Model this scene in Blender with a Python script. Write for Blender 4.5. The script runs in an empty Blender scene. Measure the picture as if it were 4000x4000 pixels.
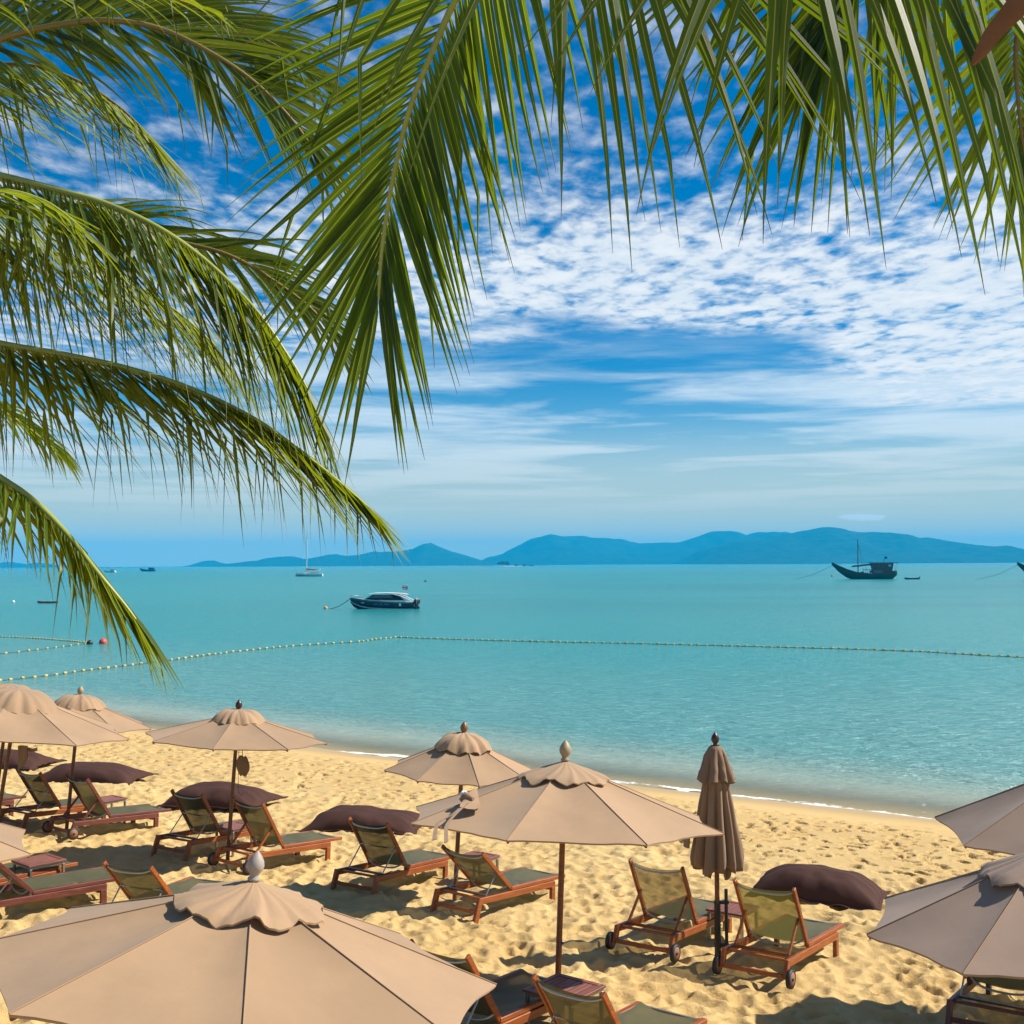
import bpy, bmesh, math, random
import numpy as np
from mathutils import Vector, Matrix, noise as mnoise

# ------------------------------------------------------------------ scene, camera, sky, sun, exposure
SC = bpy.context.scene
COL = SC.collection
SC.render.engine = 'CYCLES'
SC.cycles.use_denoising = True
SC.cycles.max_bounces = 8
SC.cycles.transparent_max_bounces = 16
SC.cycles.volume_bounces = 1
SC.cycles.sample_clamp_indirect = 4.0
SC.cycles.caustics_reflective = False
SC.cycles.caustics_refractive = False
SC.view_settings.view_transform = 'Standard'
SC.view_settings.look = 'None'
SC.view_settings.gamma = 1.0
SC.view_settings.use_curve_mapping = False
SC.view_settings.exposure = 0.55

F = 4667.0                      # focal length in pixels of the 4000 px photograph
CAMZ = 4.65
PITCH = math.atan(202.5 / F)
ROLL = -math.radians(.31)
CM = Matrix.Rotation(math.pi / 2 + PITCH, 3, 'X') @ Matrix.Rotation(ROLL, 3, 'Z')
CP = Vector((0, 0, CAMZ))
cam_d = bpy.data.cameras.new('camera')
cam = bpy.data.objects.new('camera', cam_d)
COL.objects.link(cam)
cam.matrix_world = Matrix.Translation(CP) @ CM.to_4x4()
cam_d.sensor_width = 36
cam_d.sensor_height = 36
cam_d.lens = 36 * F / 4000
cam_d.clip_start = .1
cam_d.clip_end = 90000
SC.camera = cam

SUNV = Vector((1.02, .12, 1.0)).normalized()
SUN_EL = math.asin(SUNV.z)
SUN_AZ = math.atan2(SUNV.x, SUNV.y)
sun_d = bpy.data.lights.new('sun', 'SUN')
sun_d.energy = 4.9
sun_d.angle = math.radians(.53)
sun_d.color = (1.0, .93, .82)
sun = bpy.data.objects.new('sun', sun_d)
sun.rotation_euler = SUNV.to_track_quat('Z', 'Y').to_euler()
sun.location = (30, 5, 60)
COL.objects.link(sun)


class NT:
    """tiny node-graph helper"""
    def __init__(s, tree):
        s.t = tree
        s.t.nodes.clear()

    def n(s, kind, **kw):
        nd = s.t.nodes.new(kind)
        for k, v in kw.items():
            setattr(nd, k, v)
        return nd

    def put(s, sock, v):
        if v is None:
            return
        if hasattr(v, 'is_linked'):
            s.t.links.new(v, sock)
        else:
            try:
                sock.default_value = v
            except Exception:
                sock.default_value = (*v, 1.0)

    def m(s, op, a, b=None, c=None, clamp=False):
        nd = s.n('ShaderNodeMath', operation=op, use_clamp=clamp)
        for i, v in enumerate((a, b, c)):
            s.put(nd.inputs[i], v)
        return nd.outputs[0]

    def vm(s, op, a, b=None):
        nd = s.n('ShaderNodeVectorMath', operation=op)
        s.put(nd.inputs[0], a)
        s.put(nd.inputs[1], b)
        return nd.outputs['Value'] if op in ('DOT_PRODUCT', 'LENGTH') else nd.outputs[0]

    def ss(s, x, lo, hi, a=0., b=1.):
        nd = s.n('ShaderNodeMapRange', interpolation_type='SMOOTHSTEP')
        for k, v in zip(('Value', 'From Min', 'From Max', 'To Min', 'To Max'), (x, lo, hi, a, b)):
            s.put(nd.inputs[k], v)
        return nd.outputs[0]

    def mix(s, f, a, b, blend='MIX'):
        nd = s.n('ShaderNodeMix', data_type='RGBA', blend_type=blend)
        s.put(nd.inputs[0], f)
        s.put(nd.inputs[6], a if hasattr(a, 'is_linked') else (*a[:3], 1.))
        s.put(nd.inputs[7], b if hasattr(b, 'is_linked') else (*b[:3], 1.))
        return nd.outputs[2]

    def noise(s, vec, scale, detail=3., rough=.5, out=0, dist=0., dim='3D'):
        nd = s.n('ShaderNodeTexNoise', noise_dimensions=dim)
        s.put(nd.inputs['Vector'], vec)
        s.put(nd.inputs['Scale'], scale)
        s.put(nd.inputs['Detail'], detail)
        s.put(nd.inputs['Roughness'], rough)
        s.put(nd.inputs['Distortion'], dist)
        return nd.outputs[out]

    def xyz(s, x, y, z=0.):
        nd = s.n('ShaderNodeCombineXYZ')
        for i, v in enumerate((x, y, z)):
            s.put(nd.inputs[i], v)
        return nd.outputs[0]

    def sep(s, v):
        nd = s.n('ShaderNodeSeparateXYZ')
        s.put(nd.inputs[0], v)
        return nd.outputs

    def mapping(s, v, scale=(1, 1, 1), rot=(0, 0, 0), loc=(0, 0, 0)):
        nd = s.n('ShaderNodeMapping')
        s.put(nd.inputs[0], v)
        nd.inputs['Scale'].default_value = scale
        nd.inputs['Rotation'].default_value = rot
        nd.inputs['Location'].default_value = loc
        return nd.outputs[0]

    def bump(s, h, strength=.3, dist=.01, normal=None):
        nd = s.n('ShaderNodeBump')
        s.put(nd.inputs['Height'], h)
        s.put(nd.inputs['Strength'], strength)
        s.put(nd.inputs['Distance'], dist)
        if normal is not None:
            s.put(nd.inputs['Normal'], normal)
        return nd.outputs[0]

    def pbsdf(s, **kw):
        nd = s.n('ShaderNodeBsdfPrincipled')
        for k, v in kw.items():
            s.put(nd.inputs[k.replace('_', ' ')], v)
        return nd.outputs[0]

    def mixs(s, f, a, b):
        nd = s.n('ShaderNodeMixShader')
        s.put(nd.inputs[0], f)
        s.t.links.new(a, nd.inputs[1])
        s.t.links.new(b, nd.inputs[2])
        return nd.outputs[0]


def make_world():
    w = bpy.data.worlds.new('World')
    SC.world = w
    w.use_nodes = True
    g = NT(w.node_tree)
    sky = g.n('ShaderNodeTexSky', sky_type='NISHITA')
    sky.sun_disc = False
    sky.sun_elevation = SUN_EL
    sky.sun_rotation = SUN_AZ
    sky.air_density = 1.0
    sky.dust_density = .6
    sky.ozone_density = 3.0
    hs = g.n('ShaderNodeHueSaturation')
    hs.inputs['Hue'].default_value = .494
    hs.inputs['Saturation'].default_value = 1.75
    g.put(hs.inputs['Color'], sky.outputs[0])
    d = g.n('ShaderNodeTexCoord').outputs['Generated']
    x, y, z = g.sep(d)
    up = g.ss(z, -.03, -.006)
    dz = g.m('MAXIMUM', z, .012)
    u = g.m('DIVIDE', x, dz)
    v = g.m('DIVIDE', y, dz)
    p = g.xyz(u, v, 0)
    base = g.mix(1., hs.outputs[0], (.55, .92, 1.08), 'MULTIPLY')
    # small altocumulus puffs on a flat sheet
    rip = g.mapping(p, scale=(1.0, .62, 1), rot=(0, 0, math.radians(-24)))
    n_cell = g.noise(rip, 8.5, 5., .52, dist=.25)
    n_fine = g.noise(rip, 20., 4., .55)
    n_big = g.noise(p, .75, 3., .5)
    n_mid = g.noise(p, 2.4, 3., .5)
    cell = g.m('ADD', g.m('MULTIPLY', n_cell, .68), g.m('MULTIPLY', n_fine, .32))
    cell = g.m('ADD', cell, g.m('MULTIPLY', g.m('SUBTRACT', n_big, .5), .34))
    cell = g.m('ADD', cell, g.m('MULTIPLY', g.m('SUBTRACT', n_mid, .5), .22))
    # the sheet thickens to the right and farther out, then ends in a ragged edge
    r_ = g.m('SQRT', g.m('ADD', g.m('MULTIPLY', u, u), g.m('MULTIPLY', v, v)))
    thick = g.m('MULTIPLY', g.ss(r_, 2.4, 4.2), g.ss(u, -1.6, .3, .45, 1.))
    cell = g.m('ADD', cell, g.m('MULTIPLY', thick, .16))
    edge = g.m('ADD', 5.0, g.m('MULTIPLY', g.ss(u, .9, 2.6), 3.0))
    edge = g.m('ADD', edge, g.m('MULTIPLY', g.ss(u, -.3, -1.4), 1.2))
    wob = g.m('MULTIPLY', g.m('SUBTRACT', g.noise(p, 1.6, 5., .6), .5), 2.0)
    ed = g.m('SUBTRACT', g.m('ADD', r_, wob), edge)
    inside = g.ss(ed, .45, -.35)
    soft = g.ss(thick, 0., 1., .34, .27)
    dens1 = g.m('MULTIPLY', g.ss(g.m('DIVIDE', g.m('SUBTRACT', cell, .44), soft), 0., 1.), inside)
    dens1 = g.m('MULTIPLY', dens1, g.ss(thick, 0., .9, .62, .97))
    # thin streaks lower down
    lv = g.m('LOGARITHM', r_, 2.718)
    q = g.xyz(g.m('DIVIDE', u, g.m('ADD', g.m('MULTIPLY', r_, .16), .5)), g.m('MULTIPLY', lv, 5.5), 3.)
    n_st = g.noise(q, 1.25, 6., .56, dist=.3)
    n_st2 = g.noise(q, .55, 2., .5)
    st = g.m('ADD', n_st, g.m('MULTIPLY', g.m('SUBTRACT', n_st2, .5), .6))
    band = g.m('MULTIPLY', g.ss(r_, 4.9, 6.6), g.ss(r_, 30., 16., .35, 1.))
    dens2 = g.m('MULTIPLY', g.m('MULTIPLY', g.ss(st, .30, .66), .92), band)
    veil = g.m('MULTIPLY', g.ss(r_, 5.5, 13.), .36)
    dens2 = g.m('MAXIMUM', dens2, veil)
    # small fair-weather cumulus far out over the island
    cu = g.m('DIVIDE', g.m('SUBTRACT', g.m('DIVIDE', x, y), .292), .024)
    ce = g.m('DIVIDE', g.m('SUBTRACT', g.m('DIVIDE', z, y), .0375), .0042)
    cd = g.m('SQRT', g.m('ADD', g.m('MULTIPLY', cu, cu), g.m('MULTIPLY', ce, ce)))
    puff = g.noise(g.xyz(g.m('DIVIDE', x, y), g.m('MULTIPLY', g.m('DIVIDE', z, y), 1.6), 0.), 95., 4., .55)
    dens3 = g.m('MULTIPLY', g.ss(g.m('SUBTRACT', g.m('MULTIPLY', puff, 2.0), cd), .05, .55), .75)
    dens3 = g.m('MULTIPLY', dens3, g.ss(y, .2, .4))
    shade = g.ss(g.m('ADD', g.m('MULTIPLY', n_cell, .6), g.m('ADD', g.m('MULTIPLY', n_mid, .55), g.m('MULTIPLY', n_fine, .25))), .50, .92)
    white = g.mix(shade, (6.8, 8.0, 9.2), (10.0, 10.1, 10.2))
    c = g.mix(dens2, base, (7.9, 9.0, 9.8))
    c = g.mix(dens1, c, white)
    c = g.mix(g.ss(z, .13, .0, 0., .95), c, (8.2, 7.4, 4.4))
    c = g.mix(dens3, c, (9.3, 9.4, 9.4))
    c = g.mix(up, base, c)
    bg = g.n('ShaderNodeBackground')
    g.put(bg.inputs['Color'], c)
    bg.inputs['Strength'].default_value = .066
    out = g.n('ShaderNodeOutputWorld')
    g.t.links.new(bg.outputs[0], out.inputs[0])


make_world()

# ------------------------------------------------------------------ helpers
R = math.radians
rnd = random.Random(7)


def tag(o, label=None, cat=None, group=None, kind=None):
    if label: o['label'] = label
    if cat: o['category'] = cat
    if group: o['group'] = group
    if kind: o['kind'] = kind
    return o


def ray(px, py):
    return CM @ Vector(((px - 2000) / F, -(py - 2000) / F, -1))


def at(px, py, d):
    """world point seen at that place in the photograph, d metres ahead"""
    r = ray(px, py)
    return CP + r * (d / r.y)


def at_z(px, py, z):
    r = ray(px, py)
    return CP + r * ((z - CAMZ) / r.z)


SEA = -1.35
NX, NY = .569, .822               # direction from the beach out to sea
NS = [-60, 0, 11, 13, 16, 20, 26, 28.8, 34, 60, 400]
ZS = [.8, .2, 0, -.1, -.3, -.55, -1.0, -1.35, -1.9, -4, -9]


def gz(x, y):
    return float(np.interp(NX * x + NY * y, NS, ZS))


def ground(px, py):
    r = ray(px, py)
    z = 0.
    for _ in range(50):
        q = CP + r * ((z - CAMZ) / r.z)
        z = .5 * z + .5 * gz(q.x, q.y)
    return q


class MB:
    """collects shapes; build() links them as one mesh object"""
    def __init__(s):
        s.v = []
        s.f = []
        s.sm = []
        s.uv = None

    def add(s, vs, fs, smooth=False):
        o = len(s.v)
        s.v += [tuple(p) for p in vs]
        s.f += [tuple(i + o for i in f) for f in fs]
        s.sm += [smooth] * len(fs)
        return s

    def box(s, c, size, rot=None):
        hx, hy, hz = (d / 2 for d in size)
        c = Vector(c)
        vs = [Vector((a * hx, b * hy, e * hz)) for a in (-1, 1) for b in (-1, 1) for e in (-1, 1)]
        if rot is not None:
            vs = [rot @ p for p in vs]
        return s.add([c + p for p in vs], [(0, 1, 3, 2), (4, 6, 7, 5), (0, 4, 5, 1), (2, 3, 7, 6), (0, 2, 6, 4), (1, 5, 7, 3)])

    def beam(s, a, b, w, h, up=(0, 0, 1)):
        """rectangular bar from a to b; w across, h along up"""
        a, b, up = Vector(a), Vector(b), Vector(up)
        t = (b - a).normalized()
        side = t.cross(up)
        if side.length < 1e-4:
            side = Vector((0, 1, 0))
        side.normalize()
        u = side.cross(t)
        vs = [p + side * (i * w / 2) + u * (j * h / 2) for p in (a, b) for i, j in ((-1, -1), (1, -1), (1, 1), (-1, 1))]
        return s.add(vs, [(3, 2, 1, 0), (4, 5, 6, 7), (0, 1, 5, 4), (1, 2, 6, 5), (2, 3, 7, 6), (3, 0, 4, 7)])

    def tube(s, pts, r, n=8, cap=True):
        pts = [Vector(p) for p in pts]
        k = len(pts)
        rs = r if isinstance(r, (list, tuple)) else [r] * k
        vs = []
        ref = None
        for i, p in enumerate(pts):
            t = (pts[min(i + 1, k - 1)] - pts[max(i - 1, 0)]).normalized()
            if ref is None:
                ref = Vector((0, 0, 1)) if abs(t.z) < .9 else Vector((1, 0, 0))
            a = (ref - t * ref.dot(t)).normalized()
            ref = a
            b = t.cross(a)
            vs += [p + (a * math.cos(2 * math.pi * j / n) + b * math.sin(2 * math.pi * j / n)) * rs[i] for j in range(n)]
        fs = [(i * n + j, i * n + (j + 1) % n, (i + 1) * n + (j + 1) % n, (i + 1) * n + j) for i in range(k - 1) for j in range(n)]
        s.add(vs, fs, True)
        if cap:
            s.add(vs[:n], [tuple(reversed(range(n)))])
            s.add(vs[-n:], [tuple(range(n))])
        return s

    def lathe(s, prof, n=16, c=(0, 0, 0), mat=None):
        c = Vector(c)
        vs = []
        for r, z in prof:
            for j in range(n):
                a = 2 * math.pi * j / n
                p = Vector((r * math.cos(a), r * math.sin(a), z))
                vs.append(c + (mat @ p if mat is not None else p))
        fs = [(i * n + j, i * n + (j + 1) % n, (i + 1) * n + (j + 1) % n, (i + 1) * n + j) for i in range(len(prof) - 1) for j in range(n)]
        return s.add(vs, fs, True)

    def grid(s, rows, smooth=True, closed=False):
        k, n = len(rows), len(rows[0])
        vs = [p for r in rows for p in r]
        m = n if closed else n - 1
        fs = [(i * n + j, i * n + (j + 1) % n, (i + 1) * n + (j + 1) % n, (i + 1) * n + j) for i in range(k - 1) for j in range(m)]
        return s.add(vs, fs, smooth)

    def mesh(s, name, mat, bevel=0.):
        me = bpy.data.meshes.new(name)
        me.from_pydata(s.v, [], s.f)
        me.polygons.foreach_set('use_smooth', s.sm)
        if s.uv is not None:
            l = me.uv_layers.new(name='UVMap')
            idx = np.empty(len(me.loops), dtype=np.int32)
            me.loops.foreach_get('vertex_index', idx)
            l.data.foreach_set('uv', np.asarray(s.uv, dtype=np.float32)[idx].ravel())
        if bevel:
            bm = bmesh.new()
            bm.from_mesh(me)
            bmesh.ops.bevel(bm, geom=[e for e in bm.edges if e.is_manifold and e.calc_face_angle(0) > .7], offset=bevel, segments=1, affect='EDGES')
            bm.to_mesh(me)
            bm.free()
        me.materials.append(mat)
        return me

    def build(s, name, mat, parent=None, bevel=0.):
        o = bpy.data.objects.new(name, s.mesh(name, mat, bevel))
        COL.objects.link(o)
        if parent is not None:
            o.parent = parent
        return o


def empty(name, loc, rz=0., lean=None):
    o = bpy.data.objects.new(name, None)
    o.empty_display_size = .2
    COL.objects.link(o)
    o.location = loc
    o.rotation_euler = (0, 0, rz) if lean is None else (lean[0], lean[1], rz)
    return o


def link(name, me, parent):
    o = bpy.data.objects.new(name, me)
    COL.objects.link(o)
    o.parent = parent
    return o


# ------------------------------------------------------------------ materials
def new_mat(name):
    m = bpy.data.materials.new(name)
    m.use_nodes = True
    g = NT(m.node_tree)
    out = g.n('ShaderNodeOutputMaterial')
    return m, g, out


def done(g, out, sh):
    g.t.links.new(sh, out.inputs['Surface'])


def simple(name, col, rough=.6, metal=0., var=.12, scale=6., spec=.5, bump=0.):
    m, g, out = new_mat(name)
    co = g.n('ShaderNodeTexCoord').outputs['Object']
    n = g.noise(co, scale, 4., .6)
    c = g.mix(n, [v * (1 - var) for v in col], [min(1, v * (1 + var)) for v in col])
    kw = dict(Base_Color=c, Roughness=g.m('ADD', rough - .06, g.m('MULTIPLY', n, .12)), Metallic=metal, Specular_IOR_Level=spec)
    if bump:
        kw['Normal'] = g.bump(g.noise(co, scale * 5, 3.), .5, bump)
    done(g, out, g.pbsdf(**kw))
    return m


def wood_mat(name, a, b, rough=.42):
    m, g, out = new_mat(name)
    tc = g.n('ShaderNodeTexCoord').outputs['Object']
    oi = g.n('ShaderNodeObjectInfo').outputs['Random']
    v = g.vm('ADD', tc, g.xyz(g.m('MULTIPLY', oi, 31.), g.m('MULTIPLY', oi, 17.), 0.))
    n = g.noise(g.mapping(v, scale=(3, 26, 26)), 1.6, 5., .6, dist=.4)
    wear = g.noise(v, 5., 4., .65)
    c = g.mix(g.ss(n, .3, .7), a, b)
    c = g.mix(g.m('MULTIPLY', g.ss(wear, .58, .74), .35), c, (.24, .11, .06))
    c = g.mix(g.m('MULTIPLY', g.m('SUBTRACT', oi, .4), .35, clamp=True), c, (.10, .03, .014))
    done(g, out, g.pbsdf(Base_Color=c, Roughness=g.m('ADD', rough - .08, g.m('MULTIPLY', wear, .25)), Normal=g.bump(n, .25, .002)))
    return m


def fabric_mat(name, col, transl=.12):
    m, g, out = new_mat(name)
    tc = g.n('ShaderNodeTexCoord').outputs['Object']
    n = g.noise(tc, 1.3, 5., .62)
    st = g.noise(tc, 7., 4., .6)
    oi = g.n('ShaderNodeObjectInfo').outputs['Random']
    c = g.mix(g.ss(g.m('ADD', g.m('MULTIPLY', n, .7), g.m('MULTIPLY', oi, .3)), .3, .72), [v * .85 for v in col], [min(1, v * 1.08) for v in col])
    c = g.mix(g.m('MULTIPLY', g.ss(st, .62, .78), .22), c, [v * .72 for v in col])
    weave = g.noise(tc, 260., 2., .6)
    wr = g.noise(tc, 3.2, 4., .55, dist=.5)
    nrm = g.bump(wr, .22, .02, g.bump(weave, .18, .0015))
    d = g.pbsdf(Base_Color=c, Roughness=.82, Specular_IOR_Level=.22, Normal=nrm, Sheen_Weight=.12)
    t = g.n('ShaderNodeBsdfTranslucent')
    g.put(t.inputs['Color'], c)
    done(g, out, g.mixs(transl, d, t.outputs[0]))
    return m


def sling_mat(name, col, tcol, see):
    """woven sling: partly see-through, partly letting light through"""
    m, g, out = new_mat(name)
    tc = g.n('ShaderNodeTexCoord').outputs['Object']
    n = g.noise(tc, 4., 4., .6)
    c = g.mix(n, [v * .8 for v in col], [v * 1.2 for v in col])
    d = g.pbsdf(Base_Color=c, Roughness=.5, Specular_IOR_Level=.45, Normal=g.bump(g.noise(tc, 300., 1.), .2, .001))
    t = g.n('ShaderNodeBsdfTranslucent')
    g.put(t.inputs['Color'], (*tcol, 1))
    tr = g.n('ShaderNodeBsdfTransparent')
    tr.inputs['Color'].default_value = (.74, .68, .50, 1)
    done(g, out, g.mixs(see, g.mixs(.35, d, t.outputs[0]), tr.outputs[0]))
    return m


def leaf_mat(name, dark, light, tcol, transl=.42, gloss=.3):
    m, g, out = new_mat(name)
    uvn = g.n('ShaderNodeUVMap').outputs[0]
    u, v, _ = g.sep(uvn)
    oi = g.n('ShaderNodeObjectInfo').outputs['Random']
    pos = g.n('ShaderNodeNewGeometry').outputs['Position']
    n = g.noise(pos, 2.2, 3., .6)
    streak = g.noise(g.xyz(g.m('MULTIPLY', u, 9.), g.m('MULTIPLY', v, .8), n), 3., 3., .6)
    c = g.mix(g.ss(g.m('ADD', n, g.m('MULTIPLY', streak, .35)), .45, .85), dark, light)
    rib = g.m('ABSOLUTE', g.m('SUBTRACT', u, .5))
    ribm = g.ss(rib, .06, .025)
    blotch = g.noise(pos, 7., 4., .65)
    yel = g.m('MULTIPLY', g.ss(blotch, .62, .74), g.ss(v, .15, .8))
    tip = g.ss(g.m('ADD', v, g.m('MULTIPLY', blotch, .12)), .98, 1.04)
    c = g.mix(g.m('MULTIPLY', yel, .55), c, (.22, .19, .02))
    c = g.mix(ribm, c, (.24, .26, .035))
    c = g.mix(tip, c, (.16, .09, .035))
    t_c = g.mix(g.m('MULTIPLY', yel, .8), tcol, (.62, .48, .03))
    t_c = g.mix(ribm, t_c, (.75, .72, .10))
    t_c = g.mix(tip, t_c, (.2, .1, .03))
    nrm = g.bump(g.m('ADD', streak, g.m('MULTIPLY', n, .3)), .12, .004)
    d = g.pbsdf(Base_Color=c, Roughness=gloss, Specular_IOR_Level=.34, Normal=nrm)
    t = g.n('ShaderNodeBsdfTranslucent')
    g.put(t.inputs['Color'], t_c)
    done(g, out, g.mixs(transl, d, t.outputs[0]))
    return m


def sand_mat():
    m, g, out = new_mat('sand')
    pos = g.n('ShaderNodeNewGeometry').outputs['Position']
    x, y, z = g.sep(pos)
    n = g.m('ADD', g.m('MULTIPLY', x, NX), g.m('MULTIPLY', y, NY))
    a = g.noise(pos, .55, 4., .55)
    b = g.noise(pos, 6., 4., .6)
    gr = g.noise(pos, 95., 3., .7)
    c = g.mix(g.ss(a, .3, .7), (.585, .395, .155), (.66, .465, .20))
    c = g.mix(g.m('MULTIPLY', g.ss(b, .4, .75), .35), c, (.52, .355, .15))
    c = g.mix(g.m('MULTIPLY', g.ss(gr, .57, .75), .30), c, (.33, .21, .085))
    specks = g.noise(pos, 21., 2., .5)
    c = g.mix(g.m('MULTIPLY', g.ss(specks, .72, .78), .5), c, (.22, .14, .06))
    # damp sand close to the waterline
    nn = g.m('ADD', n, g.m('MULTIPLY', g.m('SUBTRACT', a, .5), 1.6))
    damp = g.ss(nn, 19.5, 22.5)
    wet = g.ss(nn, 26.3, 28.2)
    c = g.mix(g.m('MULTIPLY', damp, .55), c, (.58, .385, .15))
    c = g.mix(g.m('MULTIPLY', wet, .75), c, (.47, .30, .105))
    rough = g.m('SUBTRACT', .92, g.m('MULTIPLY', wet, .55))
    nrm = g.bump(g.m('ADD', gr, g.m('MULTIPLY', g.noise(pos, 28., 4., .65), 1.6)), g.ss(nn, 24., 28., .85, .12), .014)
    done(g, out, g.pbsdf(Base_Color=c, Roughness=rough, Specular_IOR_Level=.3, Normal=nrm))
    return m


def water_mat():
    m, g, out = new_mat('water')
    pos = g.n('ShaderNodeNewGeometry').outputs['Position']
    x, y, z = g.sep(pos)
    n = g.m('ADD', g.m('MULTIPLY', x, NX), g.m('MULTIPLY', y, NY))
    big = g.noise(g.mapping(pos, scale=(.006, .022, 1)), 1., 4., .55)
    mid = g.noise(g.mapping(pos, scale=(.03, .11, 1)), 1., 4., .6)
    # bottom and turbidity: sandy green in the shallows, turquoise farther out
    shal = g.ss(n, 28.5, 38.)
    c = g.mix(shal, (.40, .39, .27), (.11, .325, .295))
    c = g.mix(g.ss(n, 33., 75.), c, (.018, .285, .275))
    c = g.mix(g.ss(n, 90., 420.), c, (.002, .265, .255))
    deep = g.m('MULTIPLY', g.ss(big, .44, .62), g.ss(n, 60., 200.))
    c = g.mix(g.m('MULTIPLY', deep, .55), c, (.0, .165, .185))
    c = g.mix(g.m('MULTIPLY', g.ss(mid, .52, .7), .35), c, (.05, .24, .20))
    # ripples: short wind chop running obliquely to the beach
    rot = (0, 0, R(-14))
    w1 = g.noise(g.mapping(pos, scale=(.55, 1.9, 1), rot=rot), 1., 5., .62, dist=.3)
    w2 = g.noise(g.mapping(pos, scale=(2.1, 6.2, 1), rot=(0, 0, R(9))), 1., 4., .6)
    w3 = g.noise(g.mapping(pos, scale=(.10, .42, 1), rot=(0, 0, R(-30))), 1., 3., .55)
    h = g.m('ADD', g.m('MULTIPLY', w1, .85), g.m('MULTIPLY', w2, .24))
    h = g.m('ADD', h, g.m('MULTIPLY', w3, .55))
    near = g.ss(n, 28.5, 36., .25, 1.)
    nrm = g.bump(h, g.m('MULTIPLY', near, .8), 1.0)
    surf = g.pbsdf(Base_Color=c, Roughness=.20, IOR=1.333, Specular_IOR_Level=.42, Normal=nrm)
    # lacy foam along the edge
    wig = g.m('MULTIPLY', g.m('SUBTRACT', g.noise(pos, .35, 3., .5), .5), .9)
    wig = g.m('ADD', wig, g.m('MULTIPLY', g.m('SUBTRACT', g.noise(pos, 1.7, 3., .6), .5), .45))
    e = g.m('SUBTRACT', n, g.m('ADD', 28.8, wig))
    e = g.m('MULTIPLY', e, g.ss(g.noise(pos, .6, 2., .5), .35, .65, .55, 2.4))
    lace = g.noise(g.mapping(pos, scale=(1, 1.5, 1)), 6.5, 5., .65, dist=.6)
    patch = g.noise(pos, .22, 2., .5)
    rim = g.m('MULTIPLY', g.ss(e, -.25, -.12), g.ss(e, .42, -.02))
    second = g.m('MULTIPLY', g.m('MULTIPLY', g.ss(e, .7, 1.2), g.ss(e, 2.0, 1.4)), .50)
    fo = g.m('MULTIPLY', g.m('MAXIMUM', rim, second), g.ss(patch, .22, .52))
    foam = g.ss(g.m('SUBTRACT', g.m('MULTIPLY', fo, .78), lace), -.10, .14)
    fb = g.pbsdf(Base_Color=(.78, .78, .74, 1), Roughness=.8)
    surf = g.mixs(foam, surf, fb)
    tr = g.n('ShaderNodeBsdfTransparent')
    tr.inputs['Color'].default_value = (.93, .96, .9, 1)
    alpha = g.ss(g.m('SUBTRACT', n, 28.6), .0, 4.0, .30, 1.)
    a2 = g.m('MAXIMUM', alpha, foam)
    done(g, out, g.mixs(a2, tr.outputs[0], surf))
    return m


MT = {}
MT['teak'] = wood_mat('teak', (.23, .052, .009), (.36, .100, .017))
MT['teak_red'] = wood_mat('teak_red', (.11, .027, .016), (.18, .048, .030))
MT['pole_wood'] = wood_mat('pole_wood', (.12, .042, .014), (.21, .085, .028))
MT['table_wood'] = wood_mat('table_wood', (.16, .050, .032), (.25, .085, .055))
MT['canvas'] = fabric_mat('canvas', (.385, .248, .142), .03)
MT['pole_orange'] = wood_mat('pole_orange', (.17, .050, .010), (.29, .095, .018))
MT['canvas_grey'] = fabric_mat('canvas_grey', (.285, .197, .143), .03)
MT['canvas_dark'] = fabric_mat('canvas_dark', (.27, .175, .11), .05)
MT['seam'] = simple('seam', (.34, .215, .12), .9)
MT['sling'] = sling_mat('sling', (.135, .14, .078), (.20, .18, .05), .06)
MT['sling_back_shaded'] = sling_mat('sling_back_shaded', (.050, .046, .022), (.060, .050, .016), .13)  # darker than the seat sling: shade on the backs is put into the colour
MT['sling_clear'] = sling_mat('sling_clear', (.070, .058, .034), (.07, .056, .028), .40)
MT['sling_yellow'] = sling_mat('sling_yellow', (.11, .10, .03), (.16, .135, .02), .34)
MT['steel'] = simple('steel', (.40, .40, .37), .38, .9, .05)
MT['table_steel'] = simple('table_steel', (.42, .40, .34), .35, .85, .1)
MT['bag'] = simple('bag', (.062, .025, .017), .85, 0, .15, 8., .25, .004)
MT['rubber'] = simple('rubber', (.015, .015, .016), .6)
MT['wheel_wood'] = simple('wheel_wood', (.24, .11, .06), .7, 0, .3, 14.)
MT['fin_pale'] = simple('fin_pale', (.34, .26, .15), .5, 0, .2)
MT['fin_grey'] = simple('fin_grey', (.36, .31, .27), .6, 0, .15)
MT['fin_dark'] = simple('fin_dark', (.045, .018, .012), .3)
MT['fin_brown'] = simple('fin_brown', (.22, .10, .035), .4)
MT['black'] = simple('black', (.012, .012, .013), .4)
MT['cord'] = simple('cord', (.10, .07, .045), .8)
MT['white'] = simple('white', (.75, .75, .74), .5, 0, .05)
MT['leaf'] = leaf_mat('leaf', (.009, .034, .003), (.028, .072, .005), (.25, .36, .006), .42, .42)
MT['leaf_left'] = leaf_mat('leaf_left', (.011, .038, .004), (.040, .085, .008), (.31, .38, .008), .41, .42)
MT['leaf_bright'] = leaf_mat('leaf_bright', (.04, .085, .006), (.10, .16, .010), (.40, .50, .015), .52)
MT['leaf_light'] = leaf_mat('leaf_light', (.025, .065, .006), (.08, .14, .012), (.34, .40, .012), .42, .40)
MT['rachis'] = simple('rachis', (.30, .33, .06), .45, 0, .25, 9.)
MT['rachis_dark'] = simple('rachis_dark', (.20, .15, .035), .5, 0, .25, 9.)
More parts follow.
